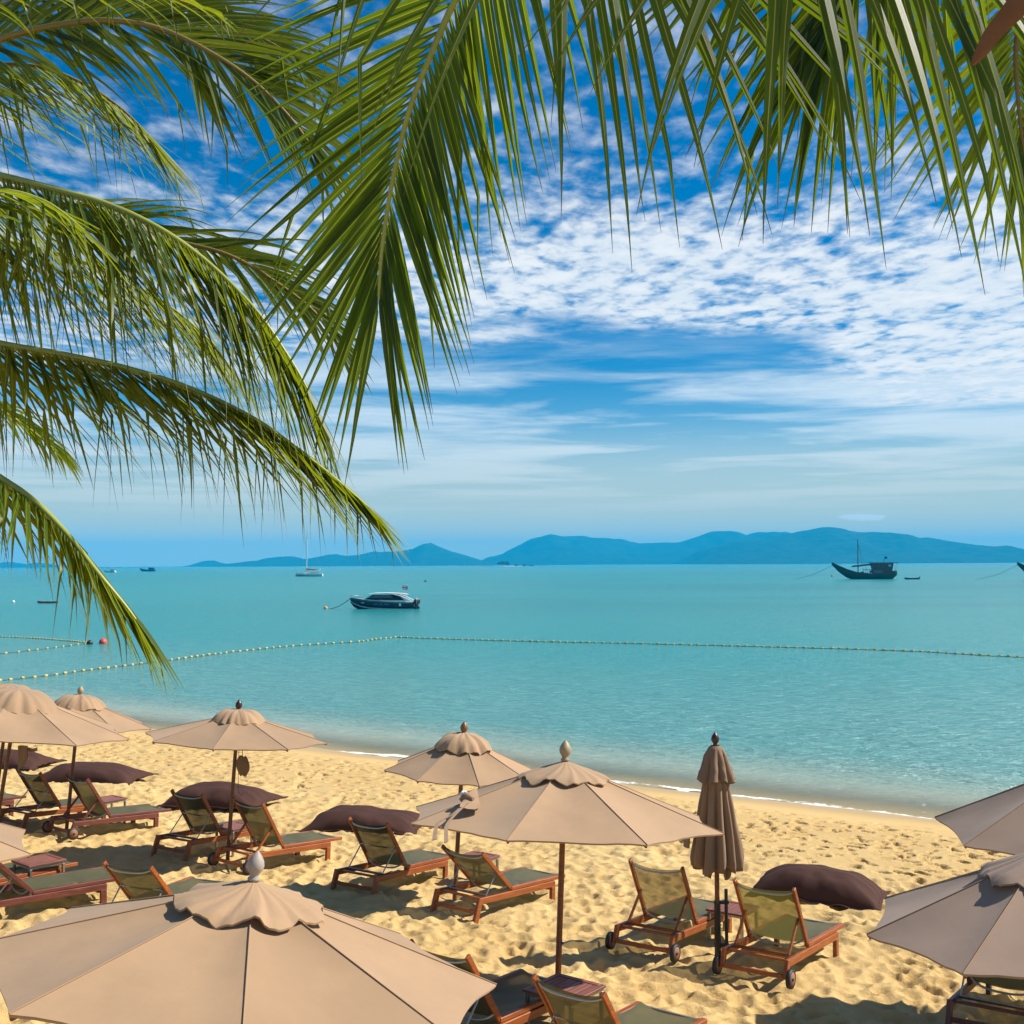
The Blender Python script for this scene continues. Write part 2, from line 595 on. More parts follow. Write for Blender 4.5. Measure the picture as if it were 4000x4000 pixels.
MT['dead'] = simple('dead', (.17, .075, .03), .7, 0, .3, 9., .3, .004)
MT['trunk'] = simple('trunk', (.24, .19, .14), .9, 0, .3, 5., .2, .02)
MT['sand'] = sand_mat()
MT['water'] = water_mat()

# ------------------------------------------------------------------ beach, sea bed and sea
rs = np.random.RandomState(5)


def hash2(i, j, k):
    h = (i * 374761393 + j * 668265263 + k * 1442695041) & 0xFFFFFFFF
    h = ((h ^ (h >> 13)) * 1274126177) & 0xFFFFFFFF
    h = h ^ (h >> 16)
    return (h & 0xFFFFFF) / float(0x1000000)


def vnoise(x, y, s, k):
    x, y = x / s, y / s
    i, j = np.floor(x).astype(np.int64), np.floor(y).astype(np.int64)
    fx, fy = x - i, y - j
    fx, fy = fx * fx * (3 - 2 * fx), fy * fy * (3 - 2 * fy)
    a, b = hash2(i, j, k), hash2(i + 1, j, k)
    c, d = hash2(i, j + 1, k), hash2(i + 1, j + 1, k)
    return (a * (1 - fx) + b * fx) * (1 - fy) + (c * (1 - fx) + d * fx) * fy


def dents(x, y, cell, k, rmin, rmax, depth, keep=1.0, el=1.0, rim=0., steep=False):
    """field of overlapping rounded foot hollows (<= 0), sharp crests where they meet"""
    i0, j0 = np.floor(x / cell).astype(np.int64), np.floor(y / cell).astype(np.int64)
    best = np.zeros_like(x)
    up = np.zeros_like(x)
    for di in (-1, 0, 1):
        for dj in (-1, 0, 1):
            i, j = i0 + di, j0 + dj
            cx = (i + .1 + .8 * hash2(i, j, k)) * cell
            cy = (j + .1 + .8 * hash2(i, j, k + 1)) * cell
            r = rmin + (rmax - rmin) * hash2(i, j, k + 2)
            a = hash2(i, j, k + 3) * math.pi
            on = hash2(i, j, k + 4) < keep
            dx, dy = x - cx, y - cy
            ca, sa = np.cos(a), np.sin(a)
            e = el * (.8 + .4 * hash2(i, j, k + 6))
            q = ((dx * ca + dy * sa) / (r * e)) ** 2 + ((-dx * sa + dy * ca) / (r / e)) ** 2
            dd = depth * (.55 + .9 * hash2(i, j, k + 5))
            h = np.where(on, (-np.sqrt(np.maximum(1 - q, 0)) if steep else np.minimum(q - 1, 0)) * dd, 0)
            best = np.minimum(best, h)
            if rim:
                up = np.maximum(up, np.where(on, rim * np.exp(-((np.sqrt(q) - 1.12) / .22) ** 2), 0))
    return best + np.where(best < -1e-4, 0, up)


def sand_height(x, y):
    n = NX * x + NY * y
    t = -NY * x + NX * y
    wob = (vnoise(x, y, 3.1, 3) - .5) * 2.4
    dry = 1 - np.clip((n + wob - 18.6) / 1.8, 0, 1)
    dry = dry * dry * (3 - 2 * dry)
    moist = (1 - dry) * (1 - np.clip((n + wob * .4 - 25.0) / 1.6, 0, 1))
    # smooth raked lane crossing the loungers
    lane = np.exp(-((n - 10.9 + .35 * np.sin(t * .35)) / .75) ** 2) * .8
    amp = dry * (1 - lane) * (.30 + .50 * vnoise(x, y, 1.7, 9) + .5 * vnoise(x, y, .7, 19))
    h = amp * (dents(x, y, .27, 11, .11, .21, .082, .95, 1.15) + .7 * dents(x, y, .16, 31, .06, .115, .045, .8, 1.1))
    h += dry * (1 - lane) * (.05 * (vnoise(x, y, .55, 5) - .5) + .034 * (vnoise(x, y, .15, 6) - .5))
    h += (1 - .6 * (1 - dry)) * .13 * (vnoise(x, y, 2.3, 8) - .5)
    h += lane * dry * .012 * np.sin((n + .05 * vnoise(x, y, .7, 4)) * 2 * math.pi / .13)
    h += moist * (dents(x, y, .42, 51, .09, .16, .125, .72, 1.5, .02, True) + .8 * dents(x, y, .36, 71, .07, .12, .09, .45, 1.35, .014, True))
    h += moist * .02 * (vnoise(x, y, .5, 7) - .5)
    h += .010 * (vnoise(x, y, .08, 12) - .5) * dry
    return np.interp(n, NS, ZS) + h


def make_sand():
    rows = np.exp(np.arange(math.log(8.5), math.log(48.), .0019))
    cols = np.tan(np.arange(-R(29), R(28), .0016))
    D, T = np.meshgrid(rows, cols, indexing='ij')
    X, Y = D * T, D
    Z = sand_height(X, Y)
    a, b = X.shape
    v = np.stack([X, Y, Z], -1).reshape(-1, 3)
    idx = np.arange(a * b).reshape(a, b)
    f = np.stack([idx[:-1, :-1], idx[:-1, 1:], idx[1:, 1:], idx[1:, :-1]], -1).reshape(-1, 4)
    keep = (NX * X + NY * Y)[:-1, :-1].ravel() < 36
    f = f[keep]
    me = bpy.data.meshes.new('beach_sand')
    me.vertices.add(len(v))
    me.vertices.foreach_set('co', v.ravel())
    me.loops.add(f.size)
    me.loops.foreach_set('vertex_index', f.ravel().astype(np.int32))
    me.polygons.add(len(f))
    me.polygons.foreach_set('loop_start', np.arange(0, f.size, 4, dtype=np.int32))
    me.polygons.foreach_set('use_smooth', np.ones(len(f), dtype=bool))
    me.update(calc_edges=True)
    me.materials.append(MT['sand'])
    o = bpy.data.objects.new('beach_sand', me)
    COL.objects.link(o)
    tag(o, 'trodden golden sand sloping down to the water', kind='structure')
    # the wider beach and sea bed under and around it
    mb = MB()
    rows = []
    for n in (-80, -30, 0, 8, 11, 13, 16, 20, 26, 28.8, 34, 60, 160, 400):
        z = float(np.interp(n, NS, ZS)) - .22 - (.0 if n < 34 else .3)
        rows.append([Vector((NX * n - NY * t, NY * n + NX * t, z)) for t in (-400, -120, -60, -30, -10, 10, 30, 60, 120, 400)])
    mb.grid(rows)
    tag(mb.build('ground', MT['sand']), 'wide beach and sea bed around the trodden sand', kind='structure')


make_sand()


def make_sea():
    # finer near the beach, out to beyond the horizon
    mb = MB()
    rows = []
    for f in (0, .002, .01, .03, .1, .3, .6, 1.):
        row = []
        for t in (-9000, -3000, -800, -200, -60, 0, 60, 200, 800, 3000, 9000):
            a = Vector((NX * 28 - NY * t, NY * 28 + NX * t, SEA))
            row.append(a.lerp(Vector((-t / 9000 * 9500, 9500, SEA)), f))
        rows.append(row)
    mb.grid(rows, smooth=False)
    tag(mb.build('sea', MT['water']), 'calm turquoise sea reaching to the horizon', kind='structure')


make_sea()

# ------------------------------------------------------------------ islands, reef and islet
def forest_mat():
    m, g, out = new_mat('forest')
    pos = g.n('ShaderNodeNewGeometry').outputs['Position']
    a = g.noise(pos, .02, 6., .65)
    b = g.noise(pos, .004, 4., .55)
    c = g.mix(g.ss(a, .35, .7), (.010, .028, .010), (.028, .06, .020))
    c = g.mix(g.m('MULTIPLY', g.ss(b, .55, .7), .5), c, (.04, .065, .025))
    done(g, out, g.pbsdf(Base_Color=c, Roughness=.95, Specular_IOR_Level=.1, Normal=g.bump(a, .8, 12.)))
    return m


MT['forest'] = forest_mat()
MT['rock'] = simple('rock', (.055, .05, .045), .9, 0, .4, .3)


def island(pts, D, depth, seed, label):
    xs = [p[0] for p in pts]
    ys = [p[1] for p in pts]
    cols = np.linspace(xs[0], xs[-1], max(24, int((xs[-1] - xs[0]) / 9)))
    mb = MB()
    rows = []
    K = 11
    for j in range(-K, K + 1):
        s = j / K
        row = []
        for k, px in enumerate(cols):
            py = float(np.interp(px, xs, ys))
            top = at(px, py, D)
            rise = max(0., top.z - SEA)
            yy = D + s * depth
            fall = max(0., 1 - abs(s) ** 1.25)
            sp = mnoise.fractal(Vector((top.x / 420 + seed, yy / 520, seed)), 1., 2., 4)
            z = rise * fall * (1 + .55 * sp * min(1, abs(s) * 2.5))
            z = min(z, rise * (1 - .22 * abs(s)) * 1.0)
            z += rise * .03 * mnoise.noise(Vector((top.x / 55., yy / 55., seed))) * fall
            x = top.x + 60 * mnoise.noise(Vector((top.x / 700., yy / 300., 9 + seed))) * abs(s)
            row.append(Vector((x, yy, SEA - 3 + max(0, z) + (3 if z > .5 else 0))))
        rows.append(row)
    mb.grid(rows)
    return tag(mb.build('island', MT['forest']), label, kind='structure')


island([(2640, 2203), (2740, 2150), (2850, 2118), (2960, 2104), (3040, 2092), (3100, 2080), (3150, 2072), (3200, 2061), (3245, 2057), (3290, 2068), (3350, 2078),
        (3430, 2079), (3480, 2090), (3540, 2106), (3590, 2102), (3625, 2098), (3700, 2113), (3770, 2122), (3840, 2142), (3900, 2158),
        (3960, 2164), (4010, 2176), (4080, 2192), (4110, 2200)], 5600, 1100, 3., 'highest hazy blue island behind the wooden boat')
island([(1870, 2204), (1880, 2190), (1905, 2178), (1960, 2165), (2000, 2143), (2075, 2105), (2150, 2087), (2200, 2095), (2250, 2092), (2330, 2101),
        (2415, 2104), (2500, 2123), (2560, 2120), (2650, 2119), (2720, 2098), (2780, 2077), (2850, 2073), (2910, 2091), (2960, 2079),
        (3030, 2077), (3070, 2085), (3150, 2110), (3300, 2150), (3420, 2200)], 7000, 1300, 8., 'long hazy blue island in the middle of the horizon')
island([(930, 2212), (940, 2204), (1000, 2194), (1055, 2178), (1090, 2175), (1130, 2172), (1165, 2184), (1200, 2183), (1250, 2177), (1310, 2164), (1350, 2171),
        (1400, 2168), (1460, 2153), (1490, 2156), (1540, 2153), (1580, 2152), (1630, 2142), (1660, 2126), (1680, 2120), (1710, 2133),
        (1760, 2152), (1820, 2170), (1880, 2188), (1910, 2204)], 6300, 900, 5., 'hazy blue island with one sharp peak')
island([(765, 2210), (775, 2203), (785, 2195), (800, 2190), (835, 2189), (855, 2196), (900, 2205), (940, 2209)], 6600, 300, 2., 'small low blue island left of the peaked one')
island([(-60, 2212), (5, 2204), (12, 2196), (25, 2195), (55, 2196), (80, 2206), (110, 2206), (135, 2197), (165, 2199), (195, 2209)], 6800, 300, 6., 'small blue islets at the far left of the horizon')
island([(3990, 2198), (4020, 2172), (4060, 2160), (4150, 2150), (4260, 2170), (4350, 2198)], 7200, 500, 4., 'blue headland at the right edge of the horizon')


def make_reef():
    mb = MB()
    r = random.Random(3)
    for a, b, y, n in ((-60, 560, 2219, 46), (1240, 1760, 2212, 30), (1800, 1930, 2211, 10), (2020, 2140, 2209, 12)):
        for k in range(n):
            px = a + (b - a) * (k + r.random()) / n
            c = at_z(px, y + r.uniform(-.8, .8) + (px - (a + b) / 2) * -.0054, SEA)
            L, W, H = r.uniform(6, 26), r.uniform(4, 10), r.uniform(.5, 2.2)
            vs, fs = [], []
            for i in range(8):
                an = i * math.pi / 4
                q = r.uniform(.7, 1.1)
                vs.append(c + Vector((L * .5 * math.cos(an) * q, W * math.sin(an) * q, -.5)))
            for i in range(8):
                vs.append(c + (vs[i] - c) * .6 + Vector((0, 0, H * r.uniform(.6, 1.1) + .2)))
            fs = [(i, (i + 1) % 8, 8 + (i + 1) % 8, 8 + i) for i in range(8)] + [tuple(range(8, 16))]
            mb.add(vs, fs)
    tag(mb.build('reef', MT['rock']), 'thin dark line of reef rocks breaking the water far out', 'reef', kind='stuff')


make_reef()


def leaf_blob(mb, c, rx, ry, rz, n, size, r):
    for _ in range(n):
        while True:
            p = Vector((r.uniform(-1, 1), r.uniform(-1, 1), r.uniform(-.5, 1)))
            if p.length < 1:
                break
        p = p.normalized() * (p.length ** .5)
        q = c + Vector((p.x * rx, p.y * ry, p.z * rz))
        a = Vector((r.gauss(0, 1), r.gauss(0, 1), r.gauss(0, 1))).normalized() * size * r.uniform(.6, 1.3)
        b = Vector((r.gauss(0, 1), r.gauss(0, 1), r.gauss(0, 1))).normalized() * size * r.uniform(.6, 1.3)
        mb.add([q - a, q + b, q + a, q - b], [(0, 1, 2, 3)])


def make_islet():
    r = random.Random(11)
    c = at_z(1985, 2212.5, SEA)
    sand = simple('islet_sand', (.55, .45, .30), .9)
    green = simple('islet_leaf', (.012, .022, .007), .8, 0, .4, .2)
    bark = simple('islet_bark', (.08, .06, .04), .9)
    mb = MB()
    rows = []
    for i in range(-10, 11):
        rows.append([c + Vector((i * 3.6 + 8, j * 7., -.6 + 1.2 * (1 - (i / 10) ** 2) * (1 - (j / 4) ** 2) + .3 * r.random())) for j in range(-4, 5)])
    mb.grid(rows)
    tag(mb.build('islet', sand), 'tiny low sandy islet far out on the sea', kind='structure')
    for k, (dx, h, w, lab) in enumerate(((-14, 11, 11, 'larger round dark tree on the far sandy islet'), (-1, 10, 5.5, 'narrow dark tree right of the round one on the islet'),
                                         (20, 3.5, 4, 'low dark bush in the middle of the far islet'), (38, 3.6, 4.5, 'small rounded dark bush right of the islet middle'),
                                         (54, 2.2, 6, 'flat dark bush at the right end of the islet'))):
        t = empty('islet_tree' if h > 5 else 'islet_bush', c + Vector((dx, 0, .6)))
        tag(t, lab, 'tree' if h > 5 else 'bush')
        MB().tube([(0, 0, -.5), (.3, 0, h * .4), (-.2, .1, h * .75)], [.5, .35, .15], 6).build('trunk', bark, t)
        mb = MB()
        for i in range(5):
            leaf_blob(mb, Vector((r.uniform(-.5, .5) * w, r.uniform(-.4, .4) * w, h * r.uniform(.5, .75))), w * .75, w * .7, h * .36, 150, .9, r)
        mb.build('crown', green, t)


make_islet()

# white buildings on the island shore
for px, py, w, h, lab in ((3612, 2186, 70, 26, 'pale building complex at the foot of the highest island'), (3578, 2189, 34, 14, 'smaller pale building left of the shore complex'),
                          (3923, 2178, 46, 14, 'small white house with red roof on the island slope')):
    q = at(px, py + 4, 5000 if px < 3900 else 5150)
    b = empty('shore_building', (q.x, q.y, max(SEA, q.z - h * .5)))
    tag(b, lab, 'building')
    MB().box((0, 0, h * .3), (w, 22, h * .7)).build('wall', MT['white'], b)
    roofm = simple('roof_tile', (.5, .22, .16), .8) if px > 3900 else simple('roof_pale', (.6, .62, .62), .7)
    mb = MB()
    mb.add([(-w * .55, -13, h * .66), (w * .55, -13, h * .66), (w * .55, 13, h * .66), (-w * .55, 13, h * .66), (-w * .5, 0, h), (w * .5, 0, h)],
           [(0, 1, 5, 4), (2, 3, 4, 5), (1, 2, 5), (3, 0, 4), (3, 2, 1, 0)])
    mb.build('roof', roofm, b)

# ------------------------------------------------------------------ boats
def hull_rows(stations, nseg=6):
    """stations: (x, half beam at sheer, half beam at chine, z keel, z chine, z sheer)"""
    rows = []
    for x, b, bc, zk, zc, zs in stations:
        half = [(0, zk), (bc * .55, zk + (zc - zk) * .45), (bc, zc), (bc + (b - bc) * .6, zc + (zs - zc) * .5), (b, zs)]
        rows.append([Vector((x, -p, z)) for p, z in reversed(half)] + [Vector((x, p, z)) for p, z in half[1:]])
    return rows


def hull(mb, st):
    rows = hull_rows(st)
    mb.grid(rows, smooth=True)
    mb.add(rows[0], [tuple(range(len(rows[0])))])
    return mb


def deck(mb, st, dz=-.04, inset=.97):
    vs = []
    for x, b, bc, zk, zc, zs in st:
        vs += [(x, -b * inset, zs + dz), (x, b * inset, zs + dz)]
    mb.add(vs, [(2 * i, 2 * i + 2, 2 * i + 3, 2 * i + 1) for i in range(len(st) - 1)])
    return mb


def stripe(mb, st, f0, f1, off=.012):
    """painted band along both hull sides between two heights (share of chine-to-sheer)"""
    for sgn in (-1, 1):
        vs = []
        for x, b, bc, zk, zc, zs in st:
            for f in (f0, f1):
                y = bc + (b - bc) * min(1, f * 1.15) + off
                vs.append((x, sgn * y, zc + (zs - zc) * f))
        mb.add(vs, [(2 * i, 2 * i + 2, 2 * i + 3, 2 * i + 1) for i in range(len(st) - 1)])
    return mb


navy = simple('navy_paint', (.006, .012, .035), .18, 0, .05)
hullwhite = simple('hull_white', (.72, .74, .74), .3, 0, .05)
glass_dark = simple('cabin_glass', (.012, .012, .014), .08, 0, .05)
tan_cover = simple('tan_cover', (.42, .24, .11), .8)
darkwood = simple('dark_hull_wood', (.030, .018, .014), .6, 0, .3, 2.)
brownwood = simple('cabin_wood', (.085, .032, .018), .6, 0, .3, 2.)
red = simple('red_plastic', (.42, .03, .05), .4)
orange = simple('buoy_orange', (.75, .30, .05), .5)
pink = simple('buoy_red', (.65, .07, .06), .5)
yellow = simple('float_yellow', (.55, .40, .12), .5, 0, .25)
blue = simple('boat_blue', (.02, .07, .16), .5)
skyblue = simple('letter_blue', (.10, .20, .42), .5)
ropem = simple('rope', (.055, .06, .045), .8)


def speedboat():
    c = at_z(1502, 2378, SEA)
    t = tag(empty('speedboat', (c.x, c.y, SEA), R(176)), 'navy blue speedboat with white hardtop and outboard engines', 'speedboat')
    st = [(-4.1, 1.35, 1.3, -.45, -.05, .95), (-2, 1.42, 1.32, -.5, -.05, 1.0), (0, 1.42, 1.25, -.5, .0, 1.12), (2, 1.25, .95, -.45, .1, 1.28), (3.3, .85, .5, -.2, .35, 1.42), (4.2, .4, .18, .25, .7, 1.5), (4.7, .06, .03, .9, 1.1, 1.55)]
    hull(MB(), st).build('hull', navy, t)
    deck(MB(), st).build('deck', hullwhite, t)
    stripe(MB(), st, -.02, .10).build('waterline_stripe', hullwhite, t)
    stripe(MB(), st, .78, .84).build('stripe', skyblue, t)
    mb = MB()
    stripe(mb, st, .93, 1.0)
    mb.build('gunwale', hullwhite, t)
    # cabin: dark sides, raked windscreen
    mb = MB()
    pr = [(2.6, 1.25), (1.4, 1.95), (-1.9, 1.95), (-3.0, 1.15)]
    vs = [(x, s * (1.05 if z < 1.5 else .9), z) for s in (-1, 1) for x, z in pr]
    mb.add(vs, [(0, 1, 2, 3), (7, 6, 5, 4), (0, 4, 5, 1), (1, 5, 6, 2), (2, 6, 7, 3)])
    cab = mb.build('cabin', glass_dark, t)
    for s in (-1, 1):
        mb = MB()
        mb.add([(1.9, s * 1.06, 1.5), (1.2, s * .95, 1.88), (-1.0, s * .95, 1.88), (-1.4, s * 1.06, 1.5)], [(0, 1, 2, 3) if s > 0 else (3, 2, 1, 0)])
        mb.build('side_window', simple('window_pale', (.12, .13, .13), .12), cab)
    mb = MB()
    mb.grid([[Vector((x, y, z + .06 * (1 - (y / 1.15) ** 2))) for y in (-1.15, -.6, 0, .6, 1.15)] for x, z in ((2.0, 2.02), (1.2, 2.14), (-.5, 2.18), (-2.4, 2.08), (-3.2, 1.98))])
    mb.grid([[Vector((x, y, z - .1)) for y in (1.15, .6, 0, -.6, -1.15)] for x, z in ((2.0, 2.02), (1.2, 2.14), (-.5, 2.18), (-2.4, 2.08), (-3.2, 1.98))])
    mb.build('hardtop', hullwhite, t)
    for s in (-1, 1):
        MB().tube([(-1.2, s * 1.12, 2.05), (-2.4, s * 1.25, 1.75), (-3.4, s * 1.32, 1.3), (-4.1, s * 1.35, .95)], .07, 6).build('arch', hullwhite, t)
        MB().tube([(1.8, s * .95, 2.0), (2.3, s * 1.0, 1.4)], .03, 6).build('windscreen_post', MT['steel'], t)
    MB().tube([(2.4, -1.1, 1.35), (3.6, -.75, 1.75), (4.7, 0, 1.85), (3.6, .75, 1.75), (2.4, 1.1, 1.35)], .025, 6).build('bow_rail', MT['steel'], t)
    for y in (-.75, 0, .75):
        e = MB().box((-4.45, y, .95), (.6, .42, .62)).box((-4.4, y, .35), (.28, .2, .9)).box((-4.45, y, .1), (.5, .08, .35)).build('outboard_engine', MT['black'], t, .06)
        MB().box((-4.45, y, 1.28), (.5, .36, .06)).build('cowl', simple('cowl_grey', (.16, .17, .18), .3), e, .02)
    MB().tube([(-4.6, 1.3, .7), (-4.6, 1.3, 1.5), (-4.6, .9, 1.5), (-4.6, .9, .7)], .04, 6).build('ladder', MT['steel'], t)
    MB().tube([(-2.4, .2, 2.05), (-2.45, .2, 3.2)], .022, 6).build('flag_pole', MT['steel'], t)
    fl = [('red_band', red, 0, .09), ('white_band', MT['white'], .09, .17), ('blue_band', simple('flag_blue', (.03, .03, .22), .7), .17, .35), ('white_band', MT['white'], .35, .43), ('red_band', red, .43, .52)]
    flag = MB().tube([(-2.44, .2, 2.62), (-2.45, .2, 3.18)], .03, 6).build('flag', MT['white'], t)
    for nm, mt, a, b in fl:
        rows = [[Vector((-2.47 - .75 * i / 6, .2 + .07 * math.sin(i * 1.1), 2.64 + q - .14 * (i / 6) ** 1.3)) for i in range(7)] for q in (a, b)]
        MB().grid(rows).build(nm, mt, flag)
    # lettering on the hull side: too small to read, so short blocks of print
    for s in (-1, 1):
        mb = MB()
        for i in range(12):
            if i in (3, 7):
                continue
            mb.box((1.1 - i * .17, s * 1.405, .66), (.10, .012, .17))
        mb.build('hull_lettering', skyblue, t)
        mb = MB()
        for j in range(2):
            for i in range(5):
                mb.box((3.0 - i * .10, s * (.975 + i * .03), .92 - j * .12), (.065, .012, .07), Matrix.Rotation(-s * .3, 3, 'Z'))
        mb.build('registration', hullwhite, t)
        MB().box((-2.35, s * 1.40, .62), (.3, .012, .42)).build('fender', MT['white'], t)
    # mooring line down to the water
    a, b = Vector((4.65, 0, 1.45)), Vector((8.0, -.4, -.05))
    MB().tube([a.lerp(b, k / 8) - Vector((0, 0, .35 * math.sin(math.pi * k / 8))) for k in range(9)], .045, 5).build('mooring_line', ropem, t)


speedboat()


def sailboat():
    c = at_z(1208, 2251, SEA)
    t = tag(empty('sailboat', (c.x, c.y, SEA), R(178)), 'white sailing yacht with tall bare mast and tan sail cover', 'sailboat')
    st = [(-7.2, 1.5, 1.35, -.3, .0, 1.35), (-5, 1.95, 1.75, -.6, .0, 1.35), (-1.5, 2.2, 1.95, -.7, .0, 1.4), (2, 1.9, 1.55, -.6, .05, 1.5), (5, 1.1, .8, -.3, .15, 1.65), (6.8, .35, .2, .0, .3, 1.75), (7.3, .05, .03, .4, .6, 1.8)]
    hull(MB(), st).build('hull', hullwhite, t)
    deck(MB(), st).build('deck', hullwhite, t)
    mb = MB()
    stripe(mb, st[:-1], -.02, .26, .02)
    mb.build('boot_stripe', navy, t)
    mb = MB()
    pr = [(3.4, 1.5), (2.2, 1.95), (-3.2, 2.05), (-3.6, 1.4)]
    mb.add([(x, s * (1.15 if z < 1.6 else .95), z) for s in (-1, 1) for x, z in pr], [(0, 1, 2, 3), (7, 6, 5, 4), (0, 4, 5, 1), (1, 5, 6, 2), (2, 6, 7, 3)])
    cab = mb.build('coach_roof', hullwhite, t)
    for s in (-1, 1):
        for x in (.2, -1.2):
            MB().box((x, s * 1.06, 1.78), (.95, .05, .18)).build('cabin_window', glass_dark, cab)
        for x in (4.8, 3.2, -.3, -5.2):
            MB().box((x, s * (1.15 if x > 4 else 1.62 if x > 2 else 2.14 if x > -2 else 1.92), 1.05), (.75, .08, .16)).build('porthole', glass_dark, t)
    MB().tube([(1.6, 0, 1.5), (.9, 0, 25.0)], [.26, .20], 8).build('mast', simple('mast_white', (.62, .64, .64), .4), t)
    for z, w in ((9.5, 1.2), (15.5, 1.0)):
        MB().tube([(1.35, -w, z), (1.4, w, z)], .05, 5).build('spreader', MT['steel'], t)
    bo = MB().tube([(1.4, 0, 3.3), (-4.4, 0, 3.2)], .12, 8).build('boom', MT['steel'], t)
    rows = []
    for k in range(9):
        u = k / 8
        x = 1.55 - 5.9 * u
        hh = .75 * (1 - u) ** 1.3 + .42
        rows.append([Vector((x, .30 * math.cos(a) * (1 - .25 * u), 3.35 + hh * .5 + hh * .55 * math.sin(a))) for a in [i * math.pi / 5 for i in range(10)]])
    MB().grid(rows, closed=True).build('sail_cover', tan_cover, bo)
    for s in (-1, 1):
        MB().tube([(1.0, 0, 22), (1.35, s * 1.0, 15.5), (1.4, s * 1.2, 9.5), (1.4, s * 1.9, 1.45)], .02, 4).build('shroud', MT['steel'], t)
    MB().tube([(.95, 0, 23), (7.1, 0, 1.8)], .03, 4).build('forestay', MT['steel'], t)
    MB().tube([(.9, 0, 24.5), (-7.0, 0, 1.6)], .02, 4).build('backstay', MT['steel'], t)
    mb = MB()
    mb.grid([[Vector((x, y, z - .12 * (y / 1.4) ** 2)) for y in (-1.4, -.7, 0, .7, 1.4)] for x, z in ((-2.3, 2.35), (-2.7, 3.0), (-4.6, 3.05), (-5.4, 2.9))])
    mb.build('bimini', simple('bimini_cream', (.62, .55, .42), .8), t)
    for s in (-1, 1):
        MB().tube([(-4.0, s * 1.35, 1.4), (-4.0, s * 1.35, 2.95)], .03, 5).build('bimini_post', MT['steel'], t)
        MB().tube([(-7.0, s * 1.3, 1.4), (-7.0, s * 1.3, 2.2), (-5.5, s * 1.7, 2.1), (0, s * 2.1, 2.1), (5, s * 1.05, 2.3), (7.1, 0, 2.5)], .022, 4).build('guard_rail', MT['steel'], t)
    MB().tube([(-5.8, .9, 1.4), (-5.8, .9, 3.4)], .05, 6).lathe([(.0, 3.3), (.3, 3.45), (.34, 3.7), (.2, 3.9), (0, 3.95)], 10, (-5.8, .9, 0)).build('radar', MT['white'], t)


sailboat()


